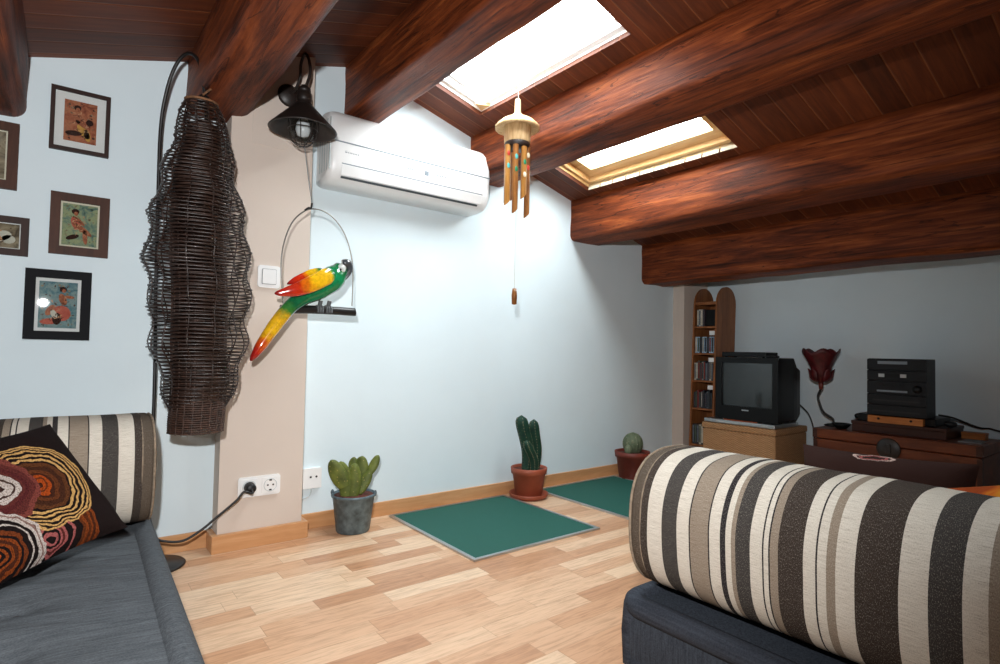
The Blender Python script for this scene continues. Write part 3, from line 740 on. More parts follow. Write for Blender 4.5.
p = MB(); acplate(p, 1.162, 2.098, 0.2148, 1.993, 0.216, 1.998, t=0.002); p.build('louvre_gap', M['mid_grey'], lv)
p = MB(); acplate(p, 1.168, 2.075, 0.186, 1.923, 0.192, 1.933, t=0.003); p.build('air_outlet', plain('shadow grey plastic', (62, 70, 76), 0.6, 0.02), ac)
lg = MB()
for k in range(8): 
    x = 1.178 + k * 0.0095 + (0.006 if k else 0)
    acplate(lg, x, x + (0.012 if k == 0 else 0.006), 0.2165, 2.056, 0.2165, 2.068 if k == 0 else 2.064, t=0.0015)
lg.build('brand_mark', M['mid_grey'], ac)
dp = MB(); acplate(dp, 1.672, 1.70, 0.2155, 2.035, 0.217, 2.062, t=0.002)
dp.build('display', M['mid_grey'], ac)
dp = MB()
for k in range(5): acplate(dp, 1.56 + 0.012 * k, 1.568 + 0.012 * k, 0.216, 2.047, 0.2165, 2.056, t=0.0015)
dp.build('lettering', M['mid_grey'], ac)
dp = MB()
for k in range(6): acplate(dp, 1.755 + 0.012 * k, 1.763 + 0.012 * k, 0.216, 2.047, 0.2165, 2.056, t=0.0015)
dp.build('lettering', M['mid_grey'], ac)
p = MB()
for k in range(5): p.box((A0 - 0.001, YB - 0.2 + 0.035 * k, 1.96), (A0 + 0.004, YB - 0.19 + 0.035 * k, 2.24))
p.build('side_vent', M['grey_plastic'], ac)

# ------------------------------------------------------------------ floor mats
def mat_green():
    t = NT('dark green mat'); co = t.coord(); n = t.noise(co, 260, 2, 0.6)
    t.set(color=t.ramp(n, [(0.3, (24, 74, 66)), (0.7, (40, 98, 86))]), rough=0.75, spec=0.3); t.bump(n, 0.3, 0.002)
    return t.m
M['mat_green'] = mat_green()
def floor_hatch(x0, x1, y0, y1, label):
    r = thing('floor_mat', label, 'mat', ((x0 + x1) / 2, (y0 + y1) / 2, 0), 'green mats along the back wall')
    w = 0.02
    MB().box((x0 + w, y0 + w, 0), (x1 - w, y1 - w, 0.007)).build('mat_surface', M['mat_green'], r)
    f = MB()
    for a in (((x0, y0), (x1, y0), (x1 - w, y0 + w), (x0 + w, y0 + w)), ((x1, y0), (x1, y1), (x1 - w, y1 - w), (x1 - w, y0 + w)), ((x1, y1), (x0, y1), (x0 + w, y1 - w), (x1 - w, y1 - w)), ((x0, y1), (x0, y0), (x0 + w, y0 + w), (x0 + w, y1 - w))):
        f.prism(a, 0, 0.010, lambda p, z: V((p[0], p[1], z)))
    f.build('metal_edging', M['silver'], r, bevel=0.002)
floor_hatch(1.582, 2.455, 2.20, 3.085, 'green floor mat with metal edging nearer the galvanised pot')
floor_hatch(2.735, 3.585, 2.19, 3.075, 'green floor mat with metal edging partly hidden behind the striped bolster')

# ------------------------------------------------------------------ cacti
def cactus_mat(name, a, b, c, sc=16):
    t = NT(name); co = t.coord(); n = t.noise(co, sc, 4)
    vo = t.node('ShaderNodeTexVoronoi'); t.put(vo.inputs['Vector'], co); vo.inputs['Scale'].default_value = 46
    d = t.M('LESS_THAN', vo.outputs['Distance'], 0.16)
    t.set(color=t.mix(t.M('MULTIPLY', d, 0.6), t.ramp(n, [(0.3, a), (0.7, b)]), lin(c)), rough=0.55, spec=0.3); t.bump(n, 0.3, 0.006)
    return t.m
pear_m = cactus_mat('olive cactus pad', (62, 74, 32), (112, 122, 54), (168, 152, 92))
col_m = cactus_mat('deep green cactus', (16, 44, 36), (30, 66, 50), (76, 92, 70))
ball_m = cactus_mat('grey green cactus', (66, 84, 62), (112, 120, 94), (176, 168, 140))
# prickly pear in zinc pot
c = V((1.305, 2.965, 0))
pear = thing('potted_cactus', 'prickly pear cactus in a grey galvanised pot beside the pillar', 'cactus', c, 'potted cacti along the back wall')
MB().lathe([(0.002, 0.0), (0.086, 0.0), (0.09, 0.006), (0.112, 0.185), (0.119, 0.19), (0.121, 0.198), (0.117, 0.204), (0.11, 0.203), (0.106, 0.18), (0.002, 0.178)], c, 40).build('pot', M['zinc'], pear)
MB().lathe([(0.1075, 0.18), (0.1075, 0.193), (0.06, 0.197), (0.002, 0.2)], c, 28).build('soil', M['soil'], pear)
for s in (-1, 1): MB().ball(c + V((s * 0.118 * 0.79, -s * 0.118 * 0.61, 0.205)), (0.01, 0.007, 0.017), 8, 6).build('handle_lug', M['zinc'], pear)
def pad(p0, p1, w, t_=0.015):
    w *= 1.22
    P0, P1 = V(p0), V(p1); ax_ = P1 - P0; L = ax_.length; n = 20
    path = [P0.lerp(P1, i / n) for i in range(n + 1)]
    rr = [w * max(0.1, math.sqrt(max(0, 1 - (2 * (0.12 + 0.88 * i / n) - 1) ** 2))) * (1.0 + 0.25 * (i / n) * (1 - i / n)) for i in range(n + 1)]
    rings = []; t = ax_.normalized(); side = RIGHT - t * RIGHT.dot(t); side.normalize(); dp_ = t.cross(side)
    for P_, r_ in zip(path, rr):
        rings.append([P_ + side * r_ * cos(2 * PI * j / 16) + dp_ * min(t_, r_) * sin(2 * PI * j / 16) for j in range(16)])
    return MB().loft(rings).build('pad', pear_m, pear)
Y0 = 2.96
def q(x, y, dy=0): return onY(x, y, Y0 + dy)
pad(q(346, 499), q(346.5, 470), 0.03, 0.022); pad(q(352, 499, -.02), q(355, 463, -.02), 0.033, 0.02)
pad(q(346, 488), q(340.5, 461.5), 0.034); pad(q(344, 487, -.03), q(331, 460), 0.036); pad(q(358, 484, .02), q(362.5, 456, .02), 0.036)
pad(q(352, 470, .03), q(354.5, 457, .03), 0.02); pad(q(358, 493, -.02), q(371, 470, -.03), 0.026); pad(q(370, 473, -.03), q(378.5, 455, -.03), 0.02)
# column cactus
c = V((2.578, 2.965, 0))
colc = thing('potted_cactus', 'tall column cactus in a terracotta pot between the two green mats', 'cactus', c, 'potted cacti along the back wall')
MB().lathe([(0.002, 0), (0.11, 0), (0.128, 0.012), (0.135, 0.034), (0.13, 0.036), (0.12, 0.018), (0.002, 0.014)], c, 36).build('saucer', M['terracotta'], colc)
MB().lathe([(0.002, 0.015), (0.088, 0.015), (0.092, 0.02), (0.112, 0.165), (0.122, 0.167), (0.126, 0.205), (0.12, 0.208), (0.112, 0.2), (0.108, 0.18), (0.002, 0.178)], c, 40).build('pot', M['terracotta'], colc)
MB().lathe([(0.109, 0.18), (0.109, 0.19), (0.06, 0.195), (0.002, 0.197)], c, 28).build('soil', M['soil'], colc)
def column(base, top, r, par, mat, ribs=6, tip=0.06):
    P0, P1 = V(base), V(top); n = 18; rings = []
    for i in range(n + 1):
        f = i / n; zf = (1 - f) * (P1 - P0).length
        k = (0.82 + 0.18 * min(1, f * 2.2)) * (math.sqrt(max(0.0, 1 - (1 - zf / tip) ** 2)) if zf < tip else 1)
        k = max(k, 0.04); C_ = P0.lerp(P1, f) + V((0.012 * sin(f * 5) * r / 0.03, 0, 0))
        rings.append([C_ + V((cos(a), sin(a), 0)) * r * k * (0.86 + 0.14 * abs(cos(ribs * a / 2))) for a in [2 * PI * j / 36 for j in range(36)]])
    sp = MB().loft(rings)
    for b in range(ribs):
        a = 2 * PI * b / ribs
        for i in range(1, n, 1):
            f = i / n
            zf = (1 - f) * (P1 - P0).length
            k = (0.82 + 0.18 * min(1, f * 2.2)) * (math.sqrt(max(0.0, 1 - (1 - zf / tip) ** 2)) if zf < tip else 1)
            C_ = P0.lerp(P1, f) + V((0.012 * sin(f * 5) * r / 0.03, 0, 0)) + V((cos(a), sin(a), 0)) * r * k * 0.98
            sp.ball(C_, (0.0022, 0.0022, 0.0022), 5, 4, mi=1)
    sp.build('stem', [mat, M['spine']], par)
Y0 = 2.96
column(c + V((-0.02, 0.0, 0.19)), q(523.5, 415), 0.047, colc, col_m)
column(c + V((0.035, -0.02, 0.19)), q(535.5, 419, -.02), 0.038, colc, col_m)
column(c + V((0.005, -0.045, 0.19)), q(528, 440, -.04), 0.036, colc, col_m)
# round cactus
c = V((3.668, 2.955, 0))
rc = thing('potted_cactus', 'short round cactus in a dark red pot beside the far green mat', 'cactus', c, 'potted cacti along the back wall')
MB().lathe([(0.002, 0), (0.1, 0), (0.104, 0.006), (0.125, 0.17), (0.137, 0.172), (0.141, 0.215), (0.134, 0.217), (0.126, 0.205), (0.122, 0.19), (0.002, 0.188)], c, 40).build('pot', M['darkterra'], rc)
MB().lathe([(0.1235, 0.19), (0.1235, 0.198), (0.06, 0.203), (0.002, 0.205)], c, 28).build('soil', M['soil'], rc)
def barrel(cc, r, h, par, ribs=16):
    rings = []
    for i in range(15):
        f = i / 14; k = max(0.05, math.sqrt(max(0, 1 - (2 * f - 0.9) ** 2 / 1.22)))
        rings.append([V(cc) + V((r * k * cos(a), r * k * sin(a), 0)) * (0.9 + 0.1 * abs(cos(ribs * a / 2))) + V((0, 0, h * f)) for a in [2 * PI * j / 64 for j in range(64)]])
    MB().loft(rings).build('stem', ball_m, par)
barrel(c + V((0.03, 0.02, 0.195)), 0.082, 0.165, rc); barrel(c + V((-0.075, -0.02, 0.2)), 0.03, 0.075, rc, 10)

# ------------------------------------------------------------------ sofas
def rbox(x0, x1, y0, y1, z0, z1, r, nx, ny, top):
    """cushion block: rounded plan, rounded top and bottom edges; top(x, y) adds relief"""
    mb = MB(); outl = rrect(x0, y0, x1, y1, r * 1.4, 4)
    cx, cy = (x0 + x1) / 2, (y0 + y1) / 2
    def ins(d): return [(min(max(x, x0 + d), x1 - d), min(max(y, y0 + d), y1 - d)) for x, y in outl]
    rings = []
    for k in range(4):
        a = PI / 2 * (1 - k / 3); rings.append([V((x, y, z0 + r - r * sin(a))) for x, y in ins(r * (1 - cos(a)))])
    h = z1 - z0 - 2 * r
    for k in range(1, 4): 
        b = 0.012 * sin(PI * k / 4); rings.append([V((cx + (x - cx) * (1 + b / (x1 - x0)), cy + (y - cy) * (1 + b / (y1 - y0)), z0 + r + h * k / 4)) for x, y in outl])
    for k in range(4):
        a = PI / 2 * k / 3; rings.append([V((x, y, z1 - r + r * sin(a))) for x, y in ins(r * (1 - cos(a)))])
    mb.loft(rings, cap=False)
    mb.add(rings[0], [tuple(reversed(range(len(outl))))], smooth=False)
    gx0, gx1, gy0, gy1 = x0 + r * 1.0, x1 - r * 1.0, y0 + r * 1.0, y1 - r * 1.0
    vs = []; fs = []
    for i in range(nx + 1):
        for j in range(ny + 1):
            x = gx0 + (gx1 - gx0) * i / nx; y = gy0 + (gy1 - gy0) * j / ny
            vs.append(V((x, y, z1 + top(x, y) * min(1, 6 * min(i / nx, 1 - i / nx)) * min(1, 10 * min(j / ny, 1 - j / ny)))))
    for i in range(nx):
        for j in range(ny):
            a = i * (ny + 1) + j; fs.append((a, a + ny + 1, a + ny + 2, a + 1))
    mb.add(vs, fs)
    return mb
def roll_path(x0, x1, y0, y1, z, r=0.05): return [V((x, y, z)) for x, y in rrect(x0, y0, x1, y1, r, 5)]

def roty(mb, ang, about):
    Rz = Matrix.Rotation(ang, 3, 'Z'); A = V(about)
    mb.v = [Rz @ (p - A) + A for p in mb.v]; return mb
# left sofa
SL = thing('sofa', 'low slate grey mattress sofa at the left with tufted seat', 'sofa', (-0.6, 1.6, 0), 'low slate sofas')
tufts = [(0.1 - 0.62 * i, 2.27 - 0.42 * j - 0.0 * i) for i in range(-1, 4) for j in range(0, 6)]
tufts = [onZ(17, 609, 0.285), onZ(13, 659, 0.285)]
dx = tufts[1] - tufts[0]
tp = []
for i in range(0, 4):
    for j in range(-2, 6): tp.append((tufts[0].x - 0.42 * i, tufts[0].y - j * 0.30))
tp = [p for p in tp if 0.4 < p[1] < 2.5]
def topL(x, y):
    if y > 2.5: return 0.012
    d = min(math.hypot(x - a, y - b) for a, b in tp)
    g = min(abs(y - b) for a, b in tp)
    return 0.028 - 0.030 * math.exp(-(d / 0.07) ** 2) - 0.008 * math.exp(-(g / 0.03) ** 2) + 0.003 * sin(y * 60 + 1.5 * sin(x * 7))
AB = (0.30, 2.6, 0); AL = -0.028
mL = rbox(-1.7, 0.312, 0.25, 3.03, 0.035, 0.266, 0.035, 70, 150, topL)
roty(mL, AL, AB); mt = mL.build('mattress', M['grey_cloth'], SL)
roty(MB().tube(roll_path(-1.675, 0.286, 0.275, 3.005, 0.243), 0.042, 12, closed=True).tube(roll_path(-1.68, 0.292, 0.27, 3.01, 0.07), 0.034, 10, closed=True), AL, AB).build('rolled_edge', M['grey_cloth'], mt)
for a, b in tp:
    d_ = V((a, b, 0.27)) - CAM; x_ = 500 + FPX * d_.dot(RIGHT) / d_.dot(FWD); y_ = 332 - FPX * d_.dot(UP) / d_.dot(FWD)
    if d_.dot(FWD) > 0 and -30 < x_ < 1030 and y_ < 690:
        MB().ball((a, b, 0.268 + topL(a, b) + 0.003), (0.011, 0.011, 0.006), 10, 6).build('tuft_button', M['button'], mt)
fb = [roty(MB().box((x, y, 0), (x + 0.07, y + 0.07, 0.037)), AL, AB) for x in (-1.6, 0.1) for y in (0.4, 2.6)]
for f in fb: f.build('foot', M['black_plastic'], SL)

def bolster(cx, cy, cz, r, axis, L, name, label, sgn):
    """cylinder cushion whose visible end is at (cx,cy,cz), running along axis*sgn"""
    d = V(axis) * sgn; u = V((0, 0, 1)); w = d.cross(u)
    root = thing(name, label, 'bolster', V((cx, cy, cz - r)) + d * (L / 2), 'striped bolsters')
    prof_ = [(0.0, 0.002), (0.0, r * 0.45), (0.0, r - 0.05), (0.004, r - 0.022), (0.014, r - 0.006), (0.026, r), (0.06, r + 0.001), (0.2, r), (L - 0.2, r), (L - 0.026, r), (L - 0.004, r - 0.022), (L, 0.002)]
    # extra rings along the length so that the cloth is slightly uneven
    full = prof_[:7] + [(0.06 + (L - 0.12) * k / 30, r) for k in range(1, 30)] + prof_[9:]
    rings = []; uvs = []; n = 72
    for (t, rr) in full:
        ring = []
        for j in range(n):
            a = 2 * PI * j / n
            q_ = rr + (0.004 * mnoise.noise(V((t * 5, cos(a) * 2, sin(a) * 2))) if 0.05 < t < L - 0.05 else 0)
            q_ *= (abs(cos(a)) ** 2.6 + abs(sin(a)) ** 2.6) ** (-1 / 2.6)
            ring.append(V((cx, cy, cz)) + d * t + (u * cos(a) + w * sin(a)) * q_)
            uvs.append((t + 0.0 * a, (a * r) if rr > r * 0.6 else rr * cos(a)))
        rings.append(ring)
    MB().loft(rings, True, False, 0, True, uvs).build('cover', M['stripes'], root)
    pr2 = MB()
    for t in (0.012, 0.052):
        pr2.tube([V((cx, cy, cz)) + d * t + (u * cos(2 * PI * j / 60) + w * sin(2 * PI * j / 60)) * (r - 0.004 if t < 0.03 else r - 0.0015) * (abs(cos(2 * PI * j / 60)) ** 2.6 + abs(sin(2 * PI * j / 60)) ** 2.6) ** (-1 / 2.6) for j in range(60)], 0.0045 if t < 0.03 else 0.003, 6, closed=True)
    pr2.build('piping', plain('taupe piping', (134, 118, 100), 0.9, 0.15, 60), root)
    return root
bolster(0.316, 2.755, 0.500, 0.213, (1, 0, 0), 2.0, 'bolster_cushion', 'striped bolster on the left sofa, against the wall under the pictures', -1)
# right sofa
SR = thing('sofa', 'low dark slate mattress sofa at the right, under the large striped bolster', 'sofa', (1.95, 0.1, 0), 'low slate sofas')
mR = rbox(1.388, 2.62, -1.0, 1.158, 0.035, 0.250, 0.035, 40, 60, lambda x, y: 0.008)
mt = mR.build('mattress', M['grey_side'], SR)
rl = MB().tube(roll_path(1.403, 2.6, -0.98, 1.138, 0.238), 0.034, 12, closed=True).tube(roll_path(1.403, 2.6, -0.98, 1.138, 0.066), 0.028, 10, closed=True)
rl.tube([(1.413, 1.128, 0.06), (1.409, 1.132, 0.16), (1.413, 1.128, 0.238)], 0.03, 10)
rl.build('rolled_edge', M['navy_cloth'], mt)
for x in (1.45, 2.5):
    for y in (-0.9, 1.0): MB().box((x, y, 0), (x + 0.06, y + 0.06, 0.037)).build('foot', M['black_plastic'], SR)
bolster(1.605, 1.142, 0.487, 0.213, (0, 1, 0), 2.0, 'bolster_cushion', 'large striped bolster on the right sofa, filling the lower right foreground', -1)

# ------------------------------------------------------------------ scatter cushions
def ring_cushion_mat(name, ground, circles):
    t = NT(name); u, v, _ = t.xyz(t.coord('UV'))
    nz = t.noise(t.comb(u, v, 0), 6, 3, out='Color'); nx, ny, _ = t.xyz(nz)
    uu = t.M('ADD', u, t.M('MULTIPLY', t.M('SUBTRACT', nx, 0.5), 0.12)); vv = t.M('ADD', v, t.M('MULTIPLY', t.M('SUBTRACT', ny, 0.5), 0.09))
    fine = t.noise(t.comb(u, v, 2), 120, 2, 0.7)
    c = lin(ground)
    for (cu, cv, R, bands, ex) in circles:
        du = t.M('SUBTRACT', uu, cu); dv = t.M('MULTIPLY', t.M('SUBTRACT', vv, cv), ex)
        d = t.M('SQRT', t.M('ADD', t.M('MULTIPLY', du, du), t.M('MULTIPLY', dv, dv)))
        f = t.M('DIVIDE', d, R)
        col = t.ramp(f, bands, 'CONSTANT')
        col = t.mix(0.9, col, t.ramp(fine, [(0.35, (120, 110, 100)), (0.55, (255, 255, 255))]), 'MULTIPLY')
        c = t.mix(t.M('LESS_THAN', f, 1.0), c, col)
    t.set(color=c, rough=0.9, spec=0.1); t.bump(fine, 0.5, 0.004)
    return t.m
def pillow(name, root, O, e1, e2, th, mat, part='cover', n=36):
    O, e1, e2 = V(O), V(e1), V(e2); nr = e1.cross(e2).normalized()
    if nr.dot(CAM - O) < 0: nr = -nr
    sides = []
    mb = MB()
    for s in (1, -1):
        vs = []; uv = []; fs = []
        for i in range(n + 1):
            for j in range(n + 1):
                a = 2 * i / n - 1; b = 2 * j / n - 1
                pin = 0.06
                a2 = a * (1 - pin * (1 - b * b) * abs(a) ** 3 * 1.0); b2 = b * (1 - pin * (1 - a * a) * abs(b) ** 3)
                h = (max(0, (1 - a ** 4)) * max(0, (1 - b ** 4))) ** 0.6 * (1 - 0.15 * (a * a + b * b) / 2)
                wr_ = 0.006 * mnoise.noise(V((a * 3, b * 3, s * 2 + th * 50))) * h
                vs.append(O + e1 * (a2 + 1) / 2 + e2 * (b2 + 1) / 2 + nr * s * (th / 2 * h + wr_)); uv.append((i / n, j / n))
        for i in range(n):
            for j in range(n):
                k = i * (n + 1) + j; f_ = (k, k + n + 1, k + n + 2, k + 1)
                fs.append(f_ if s == 1 else tuple(reversed(f_)))
        mb.add(vs, fs, uv)
    return mb.build(part, mat, root)
DKB = (26, 17, 16)
GO, RU, PK, WH, OG, MR = (204, 160, 98), (126, 58, 22), (162, 88, 86), (190, 178, 170), (160, 66, 20), (92, 42, 38)
Pt = onY(50, 424, 2.56); Pr = onZ(128, 527, 0.365)
e1 = Pr - Pt
e2 = V((-0.33, -0.27, -0.02)); e2 = e2 - e1 * (e2.dot(e1) / e1.dot(e1)); e2 = e2.normalized() * 0.47
nrm = e1.cross(e2).normalized()
def cuv(x, y):
    off = nrm * (0.055 if nrm.dot(CAM - Pt) > 0 else -0.055)
    r = ray(x, y); t_ = (Pt + off - CAM).dot(nrm) / r.dot(nrm); P_ = CAM + r * t_ - Pt - off
    return P_.dot(e1) / e1.dot(e1), P_.dot(e2) / e2.dot(e2)
def C(x, y, R, bands, ex=1.0): a, b = cuv(x, y); return (a, b, R, bands, ex)
gold = [(0, (60, 30, 18)), (0.06, OG), (0.13, (96, 44, 20)), (0.17, OG), (0.24, (62, 32, 20)), (0.30, (96, 50, 26)), (0.38, (66, 36, 22)), (0.48, (92, 52, 28)), (0.56, DKB), (0.6, GO), (0.66, DKB), (0.71, GO), (0.755, DKB), (0.82, GO), (0.86, DKB), (0.9, GO), (0.935, DKB), (0.96, GO)]
pink = [(0, DKB), (0.08, PK), (0.13, DKB), (0.18, PK), (0.23, (90, 40, 36)), (0.27, PK), (0.31, DKB), (0.42, PK), (0.47, DKB), (0.62, (96, 46, 20)), (0.68, RU), (0.74, (84, 40, 18)), (0.82, RU), (0.87, (70, 34, 18)), (0.93, RU)]
mar = [(0, (60, 40, 36)), (0.14, WH), (0.3, (70, 50, 44)), (0.36, WH), (0.52, MR), (0.62, (84, 34, 34)), (0.72, MR), (0.88, (120, 60, 52))]
whi = [(0, OG), (0.1, DKB), (0.16, RU), (0.22, DKB), (0.28, RU), (0.34, (70, 34, 20)), (0.42, RU), (0.48, DKB), (0.53, (110, 52, 24)), (0.6, DKB), (0.7, WH), (0.74, DKB), (0.78, DKB), (0.82, WH), (0.9, (130, 100, 92)), (0.94, WH)]
cush_m = ring_cushion_mat('embroidered circles', DKB, [C(54, 537, 0.33, pink, 1.0), C(38, 487, 0.33, gold, 1.0), C(-6, 492, 0.24, mar, 1.0), C(0, 556, 0.28, whi, 1.0)])
cu = thing('throw_cushion', 'dark brown cushion embroidered with swirling circles on the left sofa', 'cushion', Pr + e2 * 0.5 - V((0, 0, 0.05)), 'square throw cushions')
pillow('c', cu, Pt, e1, e2, 0.13, cush_m)
# brown cushion on the right sofa
brown_m = ring_cushion_mat('dark brown embroidered cloth', (50, 32, 28), [(0.46, 0.975, 0.12, [(0, (50, 32, 28)), (0.5, (176, 96, 96)), (0.68, (60, 36, 32)), (0.8, (196, 170, 160))], 4.0)])
a = onX(803, 449, 2.25); b = onX(980, 471, 2.28)
cu = thing('throw_cushion', 'dark brown cushion standing behind the large striped bolster, before the wooden chest', 'cushion', ((a.x + b.x) / 2, (a.y + b.y) / 2, 0.275), 'square throw cushions')
e1b = b - a; dn = V((-0.06, 0, -(a.z - 0.295)))
pillow('c', cu, a + dn, e1b, -dn + V((0, 0, 0.02)), 0.14, brown_m)
gold_m = NT('orange and gold satin'); n_ = gold_m.noise(gold_m.coord(), 9, 3, 0.5, 1.0)
gold_m.set(color=gold_m.ramp(n_, [(0.38, (140, 58, 16)), (0.5, (176, 88, 20)), (0.62, (196, 134, 30))]), rough=0.8, spec=0.1); gold_m.bump(n_, 0.3, 0.01)
a = onX(928, 489, 2.02); b = onX(985, 474, 1.96)
cu = thing('throw_cushion', 'orange and gold cushion at the right photo edge behind the large bolster', 'cushion', (1.98, 0.18, 0.275), 'square throw cushions')
a = onX(924, 488, 1.98); b = onX(1085, 476, 1.93)
pillow('c', cu, a, b - a, V((0.06, 0.03, -(a.z - 0.31))), 0.17, gold_m.m)

# ------------------------------------------------------------------ bamboo wind chime
CY = 2.45
M['bamboo'] = wood('bamboo tube', (122, 78, 30), (164, 112, 50), (192, 146, 80), 'Z', 0.4, 3, 0.2, 0.05)
M['bamboo_dark'] = wood('smoked bamboo', (84, 46, 18), (130, 80, 34), (166, 112, 58), 'Z', 0.4, 3, 0.2, 0.05)
M['straw'] = wood('pale coconut straw', (176, 140, 92), (206, 174, 126), (228, 204, 162), 'Z', 0.6, 6, 0.0, 0.4)
tp_ = onY(518, 99, CY)
ch = thing('wind_chime', 'bamboo wind chime with a straw roof hanging by the skylight', 'wind chime', (tp_.x, CY, onY(516, 304, CY).z))
def zpx(y): return onY(518, y, CY).z
cx = tp_.x
rr_ = (onY(537, 123, CY).x - onY(499, 123, CY).x) / 2 * 0.9
MB().lathe([(0.002, zpx(99)), (0.014, zpx(99.5)), (0.017, zpx(103)), (0.018, zpx(113)), (0.028, zpx(115)), (0.04, zpx(117)), (rr_ * 0.7, zpx(121)), (rr_, zpx(127)), (rr_ * 1.01, zpx(129.5)), (rr_ * 0.93, zpx(130)), (rr_ * 0.5, zpx(127)), (0.002, zpx(127))], (cx, CY, 0), 40, wob=lambda a, z: 1 + 0.015 * sin(24 * a)).build('straw_roof', M['straw'], ch)
MB().lathe([(0.002, zpx(127)), (0.078, zpx(127)), (0.074, zpx(143)), (0.066, zpx(145)), (0.002, zpx(145))], (cx, CY, 0), 32, wob=lambda a, z: 1 + 0.02 * sin(16 * a)).build('bell_body', M['straw'], ch)
MB().lathe([(0.002, zpx(143)), (0.07, zpx(143)), (0.072, zpx(146)), (0.07, zpx(149)), (0.002, zpx(149))], (cx, CY, 0), 28).build('binding', M['dark_iron'], ch)
tubes = [(-0.066, 0.0, 205, 'bamboo'), (-0.046, -0.045, 214, 'bamboo_dark'), (0.0, -0.062, 199, 'bamboo'), (0.042, -0.042, 216, 'bamboo_dark'), (0.064, 0.005, 190, 'bamboo'), (0.02, 0.055, 196, 'bamboo_dark'), (-0.03, 0.05, 200, 'bamboo_dark')]
cols = [plain('red paint', (196, 54, 40), 0.4), plain('turquoise paint', (70, 168, 170), 0.4), plain('green paint', (20, 128, 92), 0.4), plain('cream paint', (232, 222, 196), 0.4)]
for k, (dx_, dy_, yb, mk) in enumerate(tubes):
    z0, z1 = zpx(yb), zpx(148 + (k % 3))
    r = 0.0165
    rings = []
    for z in (z1, z1 - 0.1, (z0 + z1) / 2, z0 + 0.03):
        rings.append([V((cx + dx_ + r * cos(2 * PI * j / 16), CY + dy_ + r * sin(2 * PI * j / 16), z)) for j in range(16)])
    rings.append([V((cx + dx_ + r * cos(2 * PI * j / 16), CY + dy_ + r * sin(2 * PI * j / 16), z0 + 0.018 * cos(2 * PI * j / 16))) for j in range(16)])
    t = MB().loft(rings).build('tube', M[mk], ch)
    MB().tube([(cx + dx_ * 0.85, CY + dy_ * 0.85, zpx(144)), (cx + dx_, CY + dy_, z1 - 0.01)], 0.003, 5).build('tie', M['hole'], t)
    for w in range(2):
        zq = z1 - 0.05 - 0.07 * w - 0.02 * (k % 3)
        MB().ball((cx + dx_ - 0.004, CY + dy_ - r + 0.002, zq), (0.011, 0.004, 0.016), 10, 6).build('painted_flower', cols[(k + w) % 4], t)
MB().tube([(cx, CY, zpx(140)), (cx, CY, zpx(292))], 0.0014, 5).build('cord', M['cord'], ch)
MB().lathe([(0.002, zpx(305)), (0.014, zpx(304.5)), (0.016, zpx(296)), (0.012, zpx(289)), (0.002, zpx(288.5))], (cx, CY, 0), 14).build('clapper', M['bamboo_dark'], ch)
MB().tube(spline([(cx, CY, zpx(100)), (cx + 0.004, CY, zpx(98)), (cx, CY, zR(cx))], 4), 0.0022, 5).build('hanging_loop', M['cord'], ch)

# ------------------------------------------------------------------ television corner on the right wall
def rattan(name, a, b):
    t = NT(name); x, y, z = t.xyz(t.coord())
    w1 = t.M('SINE', t.M('MULTIPLY', z, 420)); h = t.M('ADD', x, y); w2 = t.M('SINE', t.M('MULTIPLY', h, 210))
    f = t.M('ADD', 0.5, t.M('MULTIPLY', t.M('MULTIPLY', w1, w2), 0.5))
    n = t.noise(t.mapv(t.coord(), (8, 8, 60)), 2, 3)
    t.set(color=t.ramp(t.M('ADD', t.M('MULTIPLY', f, 0.5), t.M('MULTIPLY', n, 0.5)), [(0.2, a), (0.8, b)]), rough=0.75); t.bump(f, 0.6, 0.006)
    return t.m
M['rattan'] = rattan('woven sea grass', (140, 98, 62), (204, 160, 114))
BX0, BX1, BY0, BY1, BZ = 4.222, 4.74, 2.075, 2.678, 0.452
rch = thing('woven_chest', 'tan woven chest carrying the television', 'chest', ((BX0 + BX1) / 2, (BY0 + BY1) / 2, 0))
MB().box((BX0, BY0, 0.012), (BX1, BY1, BZ - 0.05)).build('body', M['rattan'], rch, bevel=0.012)
MB().box((BX0 - 0.006, BY0 - 0.006, BZ - 0.048), (BX1, BY1 + 0.006, BZ)).build('lid', M['rattan'], rch, bevel=0.01)
for x in (BX0 + 0.02, BX1 - 0.06):
    for y in (BY0 + 0.02, BY1 - 0.06): MB().box((x, y, 0), (x + 0.04, y + 0.04, 0.014)).build('foot', M['black_plastic'], rch)
DZ = BZ + 0.032
dv = thing('dvd_player', 'flat silver disc player between the woven chest and the television', 'disc player', (4.42, 2.38, BZ))
MB().box((4.222, 2.08, BZ + 0.004), (4.60, 2.665, DZ)).build('case', M['silver'], dv, bevel=0.004)
MB().box((4.219, 2.36, BZ + 0.012), (4.223, 2.55, BZ + 0.022)).build('disc_tray', M['grey_plastic'], dv)
for x in (4.28, 4.56):
    for y in (2.1, 2.62): MB().box((x, y, BZ), (x + 0.02, y + 0.02, BZ + 0.005)).build('foot', M['black_plastic'], dv)
TX, TY0, TY1, TZ0, TZ1 = 4.235, 2.062, 2.572, DZ + 0.012, 0.988
tv = thing('television', 'black box-shaped tube television on the woven chest', 'television', (4.42, (TY0 + TY1) / 2, DZ))
scr = (TY0 + 0.045, TY1 - 0.055, TZ0 + 0.105, TZ1 - 0.045)   # y0,y1,z0,z1
def YZ(p, x): return V((x, p[0], p[1]))
f = MB(); o_ = [(TY0, TZ0), (TY1, TZ0), (TY1, TZ1), (TY0, TZ1)]; i_ = [(scr[0], scr[2]), (scr[1], scr[2]), (scr[1], scr[3]), (scr[0], scr[3])]
for k in range(4): f.prism([o_[k], o_[(k + 1) % 4], i_[(k + 1) % 4], i_[k]], TX, TX + 0.06, YZ)
f.build('bezel', M['black_plastic'], tv, bevel=0.006)
